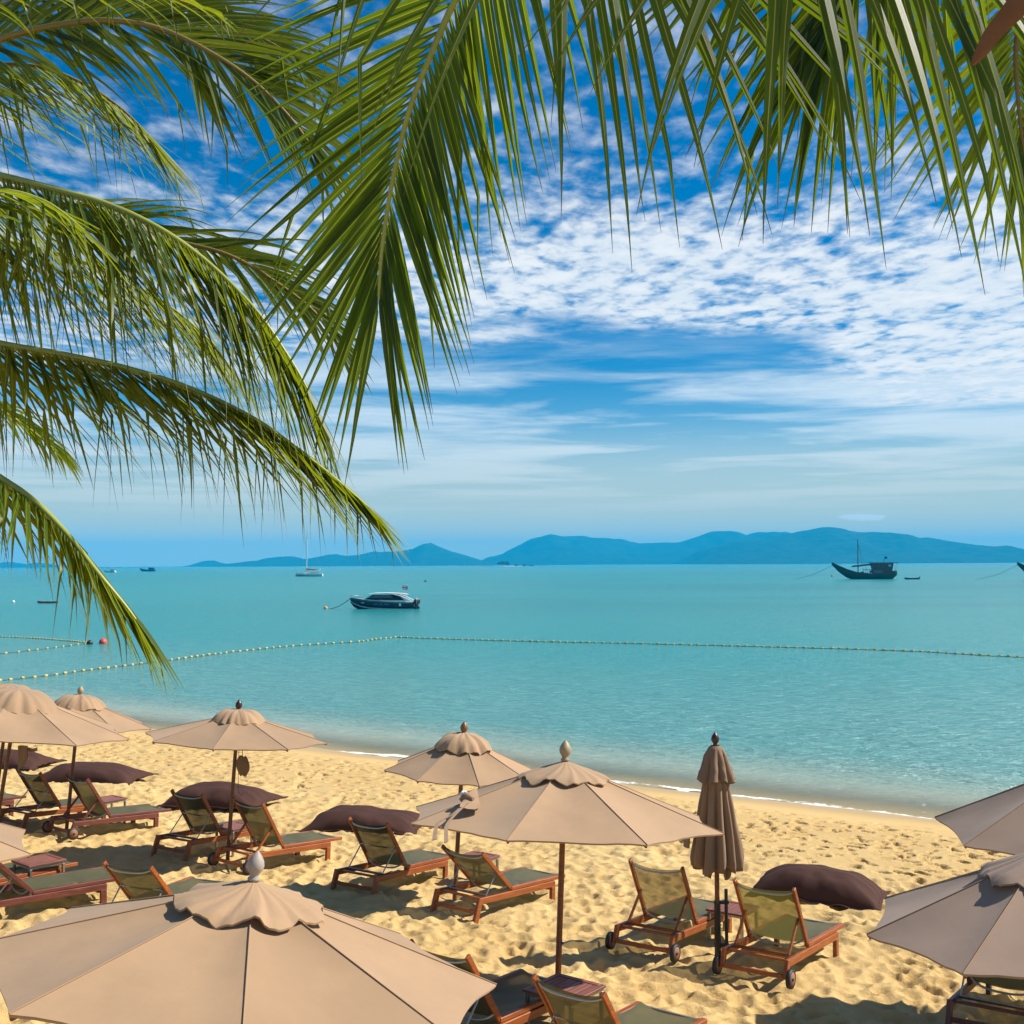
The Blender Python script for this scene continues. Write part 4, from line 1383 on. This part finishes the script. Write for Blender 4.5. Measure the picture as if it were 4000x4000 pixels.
# ------------------------------------------------------------------ sun loungers
def lounger(label, X, Y, face, back, blen=.86, wood='teak', wheels=False, prop='steel', seed=1, back_mat='sling_back_shaded'):
    fa = R(face)
    zs = gz(X + .85 * math.cos(fa), Y + .85 * math.sin(fa))
    z0, z1 = gz(X, Y), gz(X + 1.66 * math.cos(fa), Y + 1.66 * math.sin(fa))
    tilt = math.atan2(z0 - z1, 1.66)
    t = empty('sun_lounger', (X, Y, z0 - .02))
    t.rotation_euler = (Matrix.Rotation(fa, 3, 'Z') @ Matrix.Rotation(tilt, 3, 'Y')).to_euler()
    tag(t, label, 'sun lounger', 'teak sling loungers')
    W = MT[wood]
    b = R(back)
    hx, hz = .72, .30
    bd = Vector((-math.cos(b), 0, math.sin(b)))
    bn = Vector((-math.sin(b), 0, -math.cos(b)))       # to the rear of the backrest
    lift = .0
    for s in (-1, 1):
        y = s * .385
        MB().beam((0, y, .235), (1.70, y, .235), .044, .085).build('side_rail', W, t, .005)
        MB().beam((.70, s * .36, .305), (1.97, s * .36, .305), .062, .048).build('seat_rail', W, t, .005)
        if wheels:
            MB().beam((.03, y, .27), (-.03, y, .07), .046, .08, (1, 0, 0)).build('rear_leg', W, t, .005)
        else:
            MB().beam((.02, y, .275), (-.09, y, -.10), .05, .085, (1, 0, 0)).build('rear_leg', W, t, .005)
        MB().beam((1.655, y, .20), (1.665, y, -.12), .05, .085, (1, 0, 0)).build('front_leg', W, t, .005)
        a = Vector((hx, s * .365, hz))
        MB().beam(a - bd * .03, a + bd * blen, .034, .058, bn).build('back_rail', W, t, .005)
        MB().beam((.06, s * .352, .272), (.34, s * .352, .272), .020, .016).build('notch_strip', MT['rubber'], t)
        # prop strut
        p = a + bd * (blen * .46) + Vector((0, -s * .04, 0))
        q = Vector((.20, s * .33, .275))
        if prop == 'steel':
            MB().tube([p, q], .010, 7).build('prop_strut', MT['steel'], t)
        else:
            MB().beam(p, q, .024, .036).build('prop_strut', W, t, .003)
    MB().beam((-.045, -.36, .10), (-.045, .36, .10), .030, .05).build('stretcher', W, t, .004)
    MB().beam((.07, -.365, .255), (.07, .365, .255), .045, .028).build('cross_bar', W, t, .004)
    MB().beam((.30, -.365, .245), (.30, .365, .245), .035, .025).build('cross_bar', W, t, .004)
    MB().beam((1.60, -.365, .18), (1.60, .365, .18), .03, .05).build('cross_bar', W, t, .004)
    MB().beam((1.945, -.33, .298), (1.945, .33, .298), .028, .024).build('foot_bar', MT['steel'], t)
    if prop == 'steel':
        MB().tube([(.20, -.34, .285), (.20, .34, .285)], .009, 7).build('prop_bar', MT['steel'], t)
    else:
        MB().tube([(.20, -.34, .285), (.20, .34, .285)], .013, 7).build('prop_bar', W, t)
    # bowed steel bars behind the back sling
    for f, bow, nm in ((.93, .075, 'top_bow'), (.10, .12, 'lower_bow')):
        pts = []
        for k in range(13):
            u = -1 + k / 6
            pts.append(Vector((hx, u * .345, hz)) + bd * (blen * f - (.05 if nm == 'lower_bow' else .02) * (1 - u * u)) + bn * (bow * (1 - u ** 4) * .8))
        MB().tube(pts, .0125, 8).build(nm, MT['steel'], t)
    if prop == 'steel':
        a0 = Vector((hx, 0, hz)) + bd * (blen * .46) + bn * .03
        MB().tube([a0 + Vector((0, -.33, 0)), a0 + bn * .01, a0 + Vector((0, .33, 0))], .009, 7).build('mid_bar', MT['steel'], t)
    # slings
    r = random.Random(seed)
    rows = []
    for i in range(13):
        a = i / 12
        row = []
        for j in range(13):
            u = -1 + j / 6
            sag = .055 * (1 - u * u) * (.35 + .65 * math.sin(math.pi * min(1, a * .9 + .05)))
            w = .005 * math.sin(9 * a + 4 * u + seed)
            row.append(Vector((hx, u * .345, hz)) + bd * (.03 + (blen - .06) * a - .035 * (1 - u * u) * a ** 6) + bn * (sag + w) + Vector((0, 0, 0)))
        rows.append(row)
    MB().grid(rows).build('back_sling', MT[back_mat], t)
    rows = []
    for i in range(19):
        a = i / 18
        row = []
        for j in range(13):
            u = -1 + j / 6
            sag = .05 * (1 - u * u) * (.6 + .4 * math.sin(math.pi * a))
            w = .004 * math.sin(14 * a + 5 * u + seed) + .004 * mnoise.noise(Vector((a * 8, u * 2, seed)))
            row.append(Vector((hx + .03 + 1.205 * a - .05 * (1 - u * u) * a ** 8, u * .34, hz + .030 - sag + w)))
        rows.append(row)
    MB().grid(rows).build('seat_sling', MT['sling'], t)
    if wheels:
        MB().tube([(-.03, -.46, .085), (-.03, .46, .085)], .018, 8).build('axle', MT['steel'], t)
        for s in (-1, 1):
            m3 = Matrix.Rotation(math.pi / 2, 3, 'X')
            c = (-.03, s * .445, .085)
            wl = MB().lathe([(0, -.022), (.086, -.022), (.086, .022), (0, .022)], 24, c, m3).build('wheel', MT['wheel_wood'], t)
            MB().lathe([(.084, -.026), (.105, -.022), (.108, 0), (.105, .022), (.084, .026)], 24, c, m3).build('tyre', MT['rubber'], wl)
            MB().lathe([(0, -.034), (.018, -.034), (.018, .034), (0, .034)], 10, c, m3).build('hub_cap', MT['rubber'], wl)
    return t


lounger('lounger nearest below the strapped umbrella, its back rising over the slatted table', .31, 10.25, 52, 55, .87, 'teak', False, 'steel', 1)
lounger('lounger half hidden behind the nearest canopy, seat beside the slatted table', -.88, 11.24, 51, 56, .86, 'teak', False, 'steel', 2)
lounger('wheeled lounger right of the closed umbrella, see-through yellow-green back', 2.75, 13.92, 56, 57, .86, 'teak', True, 'wood', 3, 'sling_yellow')
lounger('wheeled lounger left of the closed umbrella, see-through back', 1.58, 14.86, 55.5, 59, .86, 'teak', True, 'wood', 4, 'sling_clear')
lounger('lounger with low reclined back left of the strapped umbrella pole', -.78, 16.54, 51.5, 40, .87, 'teak', False, 'steel', 5)
lounger('lounger in front of the middle bean bag, upright back', -2.32, 17.69, 56, 54, .87, 'teak', False, 'steel', 6)
lounger('wheeled lounger right of the dark-finial umbrella pole, orange seat rail', -4.45, 19.08, 50.5, 57, .87, 'teak', True, 'wood', 7)
lounger('lounger left of the dark-finial umbrella pole, dark back', -5.65, 20.0, 57, 55, .86, 'teak', False, 'steel', 8)
lounger('wheeled dark reddish lounger beside the left bean bag', -8.05, 21.5, 49, 54, .87, 'teak_red', True, 'wood', 9)
lounger('lounger just right of the leaning umbrella pole', -9.2, 22.2, 54.5, 54, .85, 'teak', False, 'steel', 10)
lounger('lounger at left edge showing only its foot end behind leaning pole', -11.05, 22.35, 55, 50, .86, 'teak_red', False, 'steel', 11)
lounger('dark reddish lounger at left edge with long flat seat', -7.18, 15.92, 41, 44, .80, 'teak_red', False, 'steel', 12)
lounger('lounger whose back rises over the nearest canopy, left of its finial', -4.92, 15.0, 68, 47, .82, 'teak', False, 'steel', 13)
lounger('lounger under the lower right umbrella, cut by the bottom edge', 4.76, 12.2, 55.5, 57, .86, 'teak_red', False, 'steel', 14)
lounger('lounger behind the left slatted table, only its foot end shows', -7.85, 16.35, 55, 50, .86, 'teak', False, 'steel', 15)

# ------------------------------------------------------------------ side tables
def side_table(label, px, py, size, rot, h=.40):
    c = at_z(px, py, .32)
    z = gz(c.x, c.y)
    c = at_z(px, py, z + h)
    t = tag(empty('side_table', (c.x, c.y, gz(c.x, c.y)), R(rot)), label, 'side table', 'slatted side tables')
    s = size / 2
    for a in (-1, 1):
        MB().beam((-s, a * (s - .03), h), (s, a * (s - .03), h), .06, .025).build('edge_board', MT['table_wood'], t, .003)
        MB().beam((a * (s - .03), -s + .061, h), (a * (s - .03), s - .061, h), .06, .025).build('edge_board', MT['table_wood'], t, .003)
        MB().beam((-s + .02, a * (s - .035), h - .028), (s - .02, a * (s - .035), h - .028), .035, .028).build('apron', MT['table_steel'], t)
        MB().beam((a * (s - .035), -s + .055, h - .028), (a * (s - .035), s - .055, h - .028), .035, .028).build('apron', MT['table_steel'], t)
        for b in (-1, 1):
            MB().beam((a * (s - .035), b * (s - .035), h - .043), (a * (s - .035), b * (s - .035), -.12), .036, .036, (1, 0, 0)).build('leg', MT['table_steel'], t, .003)
    inner = size - .12
    n = 8
    me = MB().beam((-inner / 2 + .002, 0, 0), (inner / 2 - .002, 0, 0), inner / n - .010, .018).mesh('slat', MT['table_wood'], .002)
    for k in range(n):
        o = link('slat', me, t)
        o.location = (0, -inner / 2 + inner / n * (k + .5), h - .002)
    return t


side_table('slatted table at the foot of the strapped umbrella pole', 2205, 3862, .60, 52)
side_table('slatted table beside the closed umbrella', 2862, 3541, .52, 55)
side_table('slatted table behind the lounger with low reclined back', 1862, 3340, .52, 54)
side_table('slatted table at left above the long dark lounger', 152, 3362, .56, 48)
side_table('slatted table behind the dark reddish wheeled lounger', 424, 3116, .50, 52)
side_table('small table hidden between the two loungers at dark-finial umbrella', 915, 3222, .48, 54)

# ------------------------------------------------------------------ bean bags
def bean_bag(label, px, py, a, b, T, rot, skew, seed, pinch=.12):
    c = ground(px, py)
    t = tag(empty('bean_bag', c, R(rot)), label, 'bean bag', 'brown bean bags on the sand')
    n = 44
    top, bot, rim = [], [], []
    r = random.Random(seed)
    for i in range(n + 1):
        u = -1 + 2 * i / n
        rt, rb = [], []
        for j in range(n + 1):
            v = -1 + 2 * j / n
            x = a * u * (1 - pinch * (1 - v * v) * abs(u) ** 4)
            y = b * v * (1 - pinch * (1 - u * u) * abs(v) ** 4)
            f = max(0, (1 - abs(u) ** 2.7)) ** .62 * max(0, (1 - abs(v) ** 2.7)) ** .62
            ht = T * f * (1 - .42 * skew * u)
            edge = max(abs(u), abs(v))
            cr = abs(u * v) ** 1.5
            w = .024 * math.sin(17 * math.atan2(v - .2, u + .15) + seed) * edge ** 3 * (1 - edge ** 12)
            w += .014 * math.sin(31 * math.atan2(v, u) + 2 * seed) * edge ** 5 * (1 - edge ** 12)
            w += .03 * mnoise.fractal(Vector((u * 2.2, v * 2.2, seed)), 1., 2., 3) * f
            zr = .055 + .05 * mnoise.noise(Vector((u * 2, v * 2, seed + 5))) - .03 * cr
            rt.append(Vector((x, y, zr + ht + w * .8)))
            rb.append(Vector((x, y, zr - .10 * f - .01)))
        top.append(rt)
        bot.append(list(reversed(rb)))
    mb = MB().grid(top).grid(bot)
    mb.build('bag_body', MT['bag'], t)
    # flat sewn flange all round
    edge = [top[0][j] for j in range(n)] + [top[i][n] for i in range(n)] + [top[n][n - j] for j in range(n)] + [top[n - i][0] for i in range(n)]
    rows = []
    for k, (o, th) in enumerate(((-.01, .012), (.05, .006), (.05, -.006), (-.01, -.012))):
        rows.append([Vector((p.x * (1 + o / a), p.y * (1 + o / b), p.z + th - .004 + (.012 * math.sin(q * .9 + seed) if k in (1, 2) else 0))) for q, p in enumerate(edge)])
    MB().grid(rows, closed=True).build('sewn_flange', MT['bag'], t)


bean_bag('plump brown bean bag right of the closed umbrella', 3195, 3500, .95, .55, .38, -24, .15, 3, .04)
bean_bag('brown bean bag behind the upright lounger in the middle', 1440, 3228, 1.15, .72, .28, -12, .5, 7)
bean_bag('brown bean bag behind the dark-finial umbrella pole', 870, 3135, 1.12, .72, .32, -14, .5, 11)
bean_bag('brown bean bag behind the dark reddish wheeled lounger', 365, 3045, 1.24, .75, .32, -8, .5, 14)
bean_bag('brown bean bag at left edge behind the leaning pole', 30, 2988, 1.15, .75, .30, -10, .5, 19)

# ------------------------------------------------------------------ palms
def leaflet_mesh(base, d0, nrm, L, w, droop, kink, r, segs=11):
    """one folded leaflet strip; returns MB with uv"""
    mb = MB()
    uv = []
    vs = []
    p = base.copy()
    d = d0.normalized()
    step = L / segs
    for i in range(segs + 1):
        v = i / segs
        b = d.cross(nrm)
        if b.length < 1e-4:
            b = d.cross(Vector((0, 1, 0)))
        b.normalize()
        nn = b.cross(d).normalized()
        ww = w * min(1., .30 + v * 7.0) * (1. if v < .36 else max(.035, ((1 - v) / .64) ** 1.05))
        e, m_ = nn * ww * -.13, nn * ww * .12
        vs += [p - b * ww * .5 + e, p + m_, p + m_, p + b * ww * .5 + e]
        uv += [(0, v), (.5, v), (.5, v), (1, v)]
        g = droop * step * (0.4 + 1.8 * v)
        d = (d + Vector((0, 0, -1)) * g + Vector((r.gauss(0, 1), r.gauss(0, 1), r.gauss(0, 1))) * .012).normalized()
        if kink is not None and abs(v - kink) < .5 / segs:
            d = (d * .35 + Vector((r.uniform(-.2, .2), r.uniform(-.2, .2), -1))).normalized()
        p = p + d * step
    fs = []
    for i in range(segs):
        a = i * 4
        fs += [(a, a + 1, a + 5, a + 4), (a + 2, a + 3, a + 7, a + 6)]
    mb.add(vs, fs, True)
    mb.uv = uv
    return mb


class Palm:
    def __init__(s, label, crown, base, leaf):
        s.root = tag(empty('palm_tree', base), label, 'palm tree')
        s.inv = -Vector(base)
        s.leaf = leaf
        s.leaves = []
        pts = spline([Vector(base), Vector(base).lerp(Vector(crown), .35) + Vector((.25, .1, 0)), Vector(base).lerp(Vector(crown), .7) + Vector((.15, 0, 0)), Vector(crown)], 24)
        MB().tube([p + s.inv for p in pts], [.20 - .07 * k / 24 + .012 * (k % 2) for k in range(25)], 14).build('trunk', MT['trunk'], s.root)
        MB().lathe([(0, -.35), (.16, -.3), (.26, 0), (.22, .3), (.1, .6), (0, .7)], 14, Vector(crown) + s.inv).build('crown_shaft', MT['rachis_dark'], s.root)

    def frond(s, ctrl, L, spacing, side, w=.042, ang=(58, 20), droop=.6, kinks=.12, rad=.018, lift=.1, mat=None, seed=1, start=0., rm='rachis', taper=.45, jit=.12, stub=True, lr=(1., 1.), af=(1., 1.), lv=(.88, 1.08), nj=.07):
        """ctrl: rachis points (px, py, depth); side: direction of the frond's right-hand leaflets before drooping"""
        r = random.Random(seed)
        pts = spline([at(*c) for c in ctrl], 60)
        seg = [0.]
        for a, b in zip(pts, pts[1:]):
            seg.append(seg[-1] + (b - a).length)
        tot = seg[-1]
        fr = MB().tube([p + s.inv for p in pts], [rad * (1 - .82 * k / 60) + .002 for k in range(61)], 7).build('frond', MT[rm], s.root)
        side = Vector(side).normalized()
        q = tot * start
        i = 0
        mat = MT[mat or s.leaf]
        while q < tot:
            while seg[i + 1] < q and i < 59:
                i += 1
            p = pts[i].lerp(pts[i + 1], (q - seg[i]) / max(1e-6, seg[i + 1] - seg[i]))
            T = (pts[min(60, i + 2)] - pts[max(0, i - 1)]).normalized()
            S = (side - T * side.dot(T)).normalized()
            N = S.cross(T).normalized()
            u = q / tot
            a0 = R(ang[0] + (ang[1] - ang[0]) * u ** 1.2)
            a0 *= 1 - .75 * max(0., (u - .86) / .14)
            ln = L * (1 - taper * max(0, (u - .55) / .45) ** 1.5)
            for sg, k_, fa_ in ((-1, lr[0], af[0]), (1, lr[1], af[1])):
                if k_ <= 0 or r.random() < .03:
                    continue
                a = a0 * fa_ + r.gauss(0, jit)
                d = T * math.cos(a) + S * sg * math.sin(a) + N * (lift * (1 - .8 * u ** 2) + r.gauss(0, nj))
                kk = r.uniform(.35, .75) if r.random() < kinks else None
                mb = leaflet_mesh(p + s.inv + S * sg * rad * .4, d, N * (1 if r.random() > .0 else -1) + S * sg * .25, ln * k_ * r.uniform(*lv), w * r.uniform(.85, 1.12), droop * r.uniform(.75, 1.3), kk, r)
                s.leaves.append((mb, fr, mat))
            q += spacing * r.uniform(.8, 1.2)
        return fr

    def finish(s):
        """the leaflets that show largest become sub-parts of their frond, the others one joined mesh"""
        def size(e):
            vs = [Vector(v) - s.inv for v in e[0].v[::4]]
            best = 0
            inside = 0
            pp = []
            for v in vs:
                c = CM.transposed() @ (v - CP)
                if c.z < -.2:
                    x, y = 2000 + F * c.x / -c.z, 2000 - F * c.y / -c.z
                    pp.append((x, y))
            for (x0, y0), (x1, y1) in zip(pp, pp[1:]):
                if 0 < x0 < 4000 and 0 < y0 < 4000:
                    best += math.hypot(x1 - x0, y1 - y0)
            return best
        lv = sorted(s.leaves, key=size, reverse=True)
        for mb, fr, mat in lv[:300]:
            mb.build('leaflet', mat, fr)
        rest = {}
        for mb, fr, mat in lv[300:]:
            rest.setdefault(mat.name, []).append((mb, mat))
        for nm, ls in rest.items():
            big = MB()
            big.uv = []
            for mb, mat in ls:
                big.add(mb.v, mb.f, True)
                big.uv += mb.uv
            tag(big.build('small_leaflets', ls[0][1], s.root), kind='stuff')


# left palm: fronds arch into view from a crown beyond the left edge
pa = Palm('coconut palm beyond left edge, fronds arching in from the left', (-5.4, 7.2, 7.6), (-6.3, 6.2, gz(-6.3, 6.2) - .3), 'leaf_left')
AW = Vector((0, 1, .55))
pa.frond([(-700, 600, 7.2), (-250, 270, 7.2), (0, 155, 7.1), (250, 95, 7.0), (450, 82, 6.9), (640, 118, 6.9), (850, 222, 6.8), (1010, 335, 6.8), (1150, 480, 6.8), (1240, 610, 6.8)],
         1.06, .042, (.1, .45, .9), .038, (56, 14), .36, .12, .026, .05, None, 21, .10, 'rachis_dark')
pa.frond([(-700, 620, 7.0), (-200, 655, 6.8), (0, 690, 6.7), (220, 745, 6.6), (430, 805, 6.5), (640, 905, 6.4), (820, 1035, 6.4), (1000, 1215, 6.3), (1130, 1400, 6.3), (1200, 1520, 6.3)],
         1.38, .031, (0, 1, .05), .037, (50, 12), .20, .30, .030, .62, None, 22, .10, taper=.45)
pa.frond([(-300, 800, 8.0), (350, 860, 8.0), (700, 945, 7.9), (900, 1000, 7.8), (1060, 1090, 7.8), (1220, 1210, 7.8), (1320, 1340, 7.8)],
         .80, .045, (.1, .6, .8), .036, (50, 14), .7, .10, .020, .05, None, 23, .25, 'rachis_dark')
pa.frond([(-700, 1120, 6.8), (-200, 1295, 6.7), (0, 1345, 6.6), (250, 1388, 6.5), (500, 1442, 6.4), (750, 1522, 6.3), (1000, 1642, 6.2), (1200, 1785, 6.2), (1350, 1905, 6.2), (1430, 1975, 6.2)],
         1.0, .027, (0, 1, .05), .034, (48, 6), .30, .25, .026, .55, None, 24, .12, taper=.62)
pa.frond([(-600, 1350, 6.2), (-150, 1770, 6.0), (0, 1868, 5.9), (130, 1955, 5.8), (260, 2085, 5.7), (380, 2235, 5.6), (480, 2355, 5.6), (530, 2420, 5.6)],
         .64, .024, (0, 1, .05), .030, (42, 10), .35, .22, .024, .50, 'leaf_light', 25, .2, taper=.30)
pa.frond([(-600, 1330, 8.2), (-150, 1530, 8.2), (0, 1602, 8.1), (110, 1672, 8.1), (225, 1765, 8.0)],
         .60, .045, (0, 1, .3), .034, (48, 16), 1.0, .15, .018, 0, 'leaf_bright', 26, .3)
pa.frond([(-700, 420, 8.0), (-300, 300, 8.0), (-50, 255, 8.0), (150, 262, 7.9), (330, 330, 7.9), (480, 430, 7.9), (590, 540, 7.9)],
         1.20, .040, (0, 1, .2), .034, (48, 16), .18, .15, .022, .55, None, 27, .2, 'rachis_dark')
pa.frond([(-500, 120, 6.4), (-150, -30, 6.4), (150, -75, 6.3), (420, -60, 6.2), (640, -20, 6.2), (840, 50, 6.2)],
         .50, .070, (0, 1, .2), .040, (60, 20), 1.6, .4, .022, -.05, None, 28, .15, 'rachis_dark')
pa.frond([(-500, 250, 7.6), (-100, 60, 7.6), (200, -20, 7.6), (500, -10, 7.6), (800, 60, 7.6), (1080, 180, 7.6), (1280, 330, 7.6)],
         .80, .050, (.1, .5, .85), .038, (50, 14), .6, .12, .020, .05, None, 29, .2, 'rachis_dark')
pa.frond([(-400, 860, 7.3), (-50, 930, 7.3), (220, 990, 7.2), (460, 1080, 7.2), (680, 1210, 7.2), (850, 1360, 7.2)],
         1.1, .042, (0, 1, .05), .035, (48, 12), .25, .25, .020, .55, None, 31, .15, taper=.4)
pa.frond([(-500, 900, 6.0), (-200, 780, 6.0), (0, 745, 6.0), (180, 790, 6.0), (330, 900, 6.0)],
         1.0, .055, (0, 1, .1), .038, (50, 20), .8, .45, .020, .3, None, 30, .3)
pa.finish()

# palm over the middle: one frond hangs down in front, others comb the top edge
pb = Palm('coconut palm overhead, its fronds hanging in along the top', (2.3, 3.4, 9.6), (6.2, 1.5, .1), 'leaf')
pb.frond([(2700, -1700, 4.6), (2350, -1000, 4.8), (2080, -520, 4.9), (1900, -200, 4.95), (1775, 10, 5.0), (1690, 200, 5.0), (1600, 430, 5.0), (1535, 700, 5.0), (1495, 950, 5.0), (1482, 1110, 5.0), (1480, 1170, 5.0)],
         1.06, .045, (1, -.12, .12), .036, (66, 24), .13, .10, .021, .04, None, 41, .26, taper=.26, jit=.025, af=(1., .92), nj=.025, lv=(.94, 1.06))
pb.frond([(2200, -1500, 4.2), (1950, -800, 4.3), (2050, -420, 4.3), (2300, -300, 4.3), (2560, -250, 4.3), (2850, -215, 4.3)],
         1.28, .043, (.05, -.1, -1), .036, (78, 58), .45, .12, .020, .0, None, 42, .36, lr=(.0, 1.), jit=.09, taper=.25, lv=(.85, 1.12))
pb.frond([(3900, -1300, 4.4), (3700, -800, 4.5), (3500, -430, 4.6), (3370, -180, 4.6), (3270, 30, 4.6), (3220, 140, 4.6)],
         1.16, .038, (1, -.1, .1), .040, (46, 12), .50, .10, .018, .05, None, 43, .25, jit=.15, taper=.25, lv=(.7, 1.1))
pb.frond([(3900, -1200, 5.0), (3500, -560, 5.0), (3250, -330, 5.0), (2980, -210, 5.0), (2780, -130, 5.0)],
         1.0, .055, (.0, -.1, -1), .040, (66, 34), .7, .05, .018, .0, None, 46, .25, lr=(0., 1.), jit=.08)
pb.frond([(2600, -1300, 3.9), (2750, -800, 3.9), (2950, -420, 3.9), (3200, -260, 3.9), (3500, -190, 3.9), (3800, -130, 3.9), (4100, -60, 3.9)],
         1.24, .050, (.05, -.1, -1), .042, (74, 58), .40, .10, .020, .0, None, 44, .30, lr=(0., 1.), jit=.10, taper=.2, lv=(.75, 1.08))
# withered brown leaflet
q = [at(4040, -60, 3.7), at(3960, 40, 3.7), at(3880, 130, 3.7), at(3830, 210, 3.7), at(3795, 258, 3.7)]
mb = MB()
rows = []
for k, p in enumerate(spline(q, 12)):
    w = .045 * (1 - k / 12) ** .7 + .002
    rows.append([p + pb.inv + Vector((-w, 0, w * .2)), p + pb.inv + Vector((0, -.012, 0)), p + pb.inv + Vector((w, 0, -w * .3))])
mb.grid(rows).build('withered_leaflet', MT['dead'], pb.root)
pb.finish()

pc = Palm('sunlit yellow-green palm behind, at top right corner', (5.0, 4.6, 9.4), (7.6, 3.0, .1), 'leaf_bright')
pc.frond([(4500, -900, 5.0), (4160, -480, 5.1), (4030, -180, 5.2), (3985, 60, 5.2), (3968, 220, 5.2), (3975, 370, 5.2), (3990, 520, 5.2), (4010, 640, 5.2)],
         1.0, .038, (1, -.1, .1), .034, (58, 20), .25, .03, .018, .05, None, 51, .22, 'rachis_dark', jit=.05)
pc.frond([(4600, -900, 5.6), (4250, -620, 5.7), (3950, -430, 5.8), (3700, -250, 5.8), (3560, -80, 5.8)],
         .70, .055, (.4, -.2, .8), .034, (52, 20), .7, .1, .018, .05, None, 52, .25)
pc.finish()

# ------------------------------------------------------------------ hazy air
def make_haze():
    m = bpy.data.materials.new('haze_air')
    m.use_nodes = True
    g = NT(m.node_tree)
    out = g.n('ShaderNodeOutputMaterial')
    v = g.n('ShaderNodeVolumePrincipled')
    v.inputs['Color'].default_value = (.0, .55, 1.0, 1)
    v.inputs['Density'].default_value = 1.6e-4
    v.inputs['Anisotropy'].default_value = .0
    g.t.links.new(v.outputs[0], out.inputs['Volume'])
    o = MB().box((0, 2100, 87), (20200, 15400, 216)).build('haze', m)
    tag(o, 'pale sea haze', kind='stuff')


make_haze()
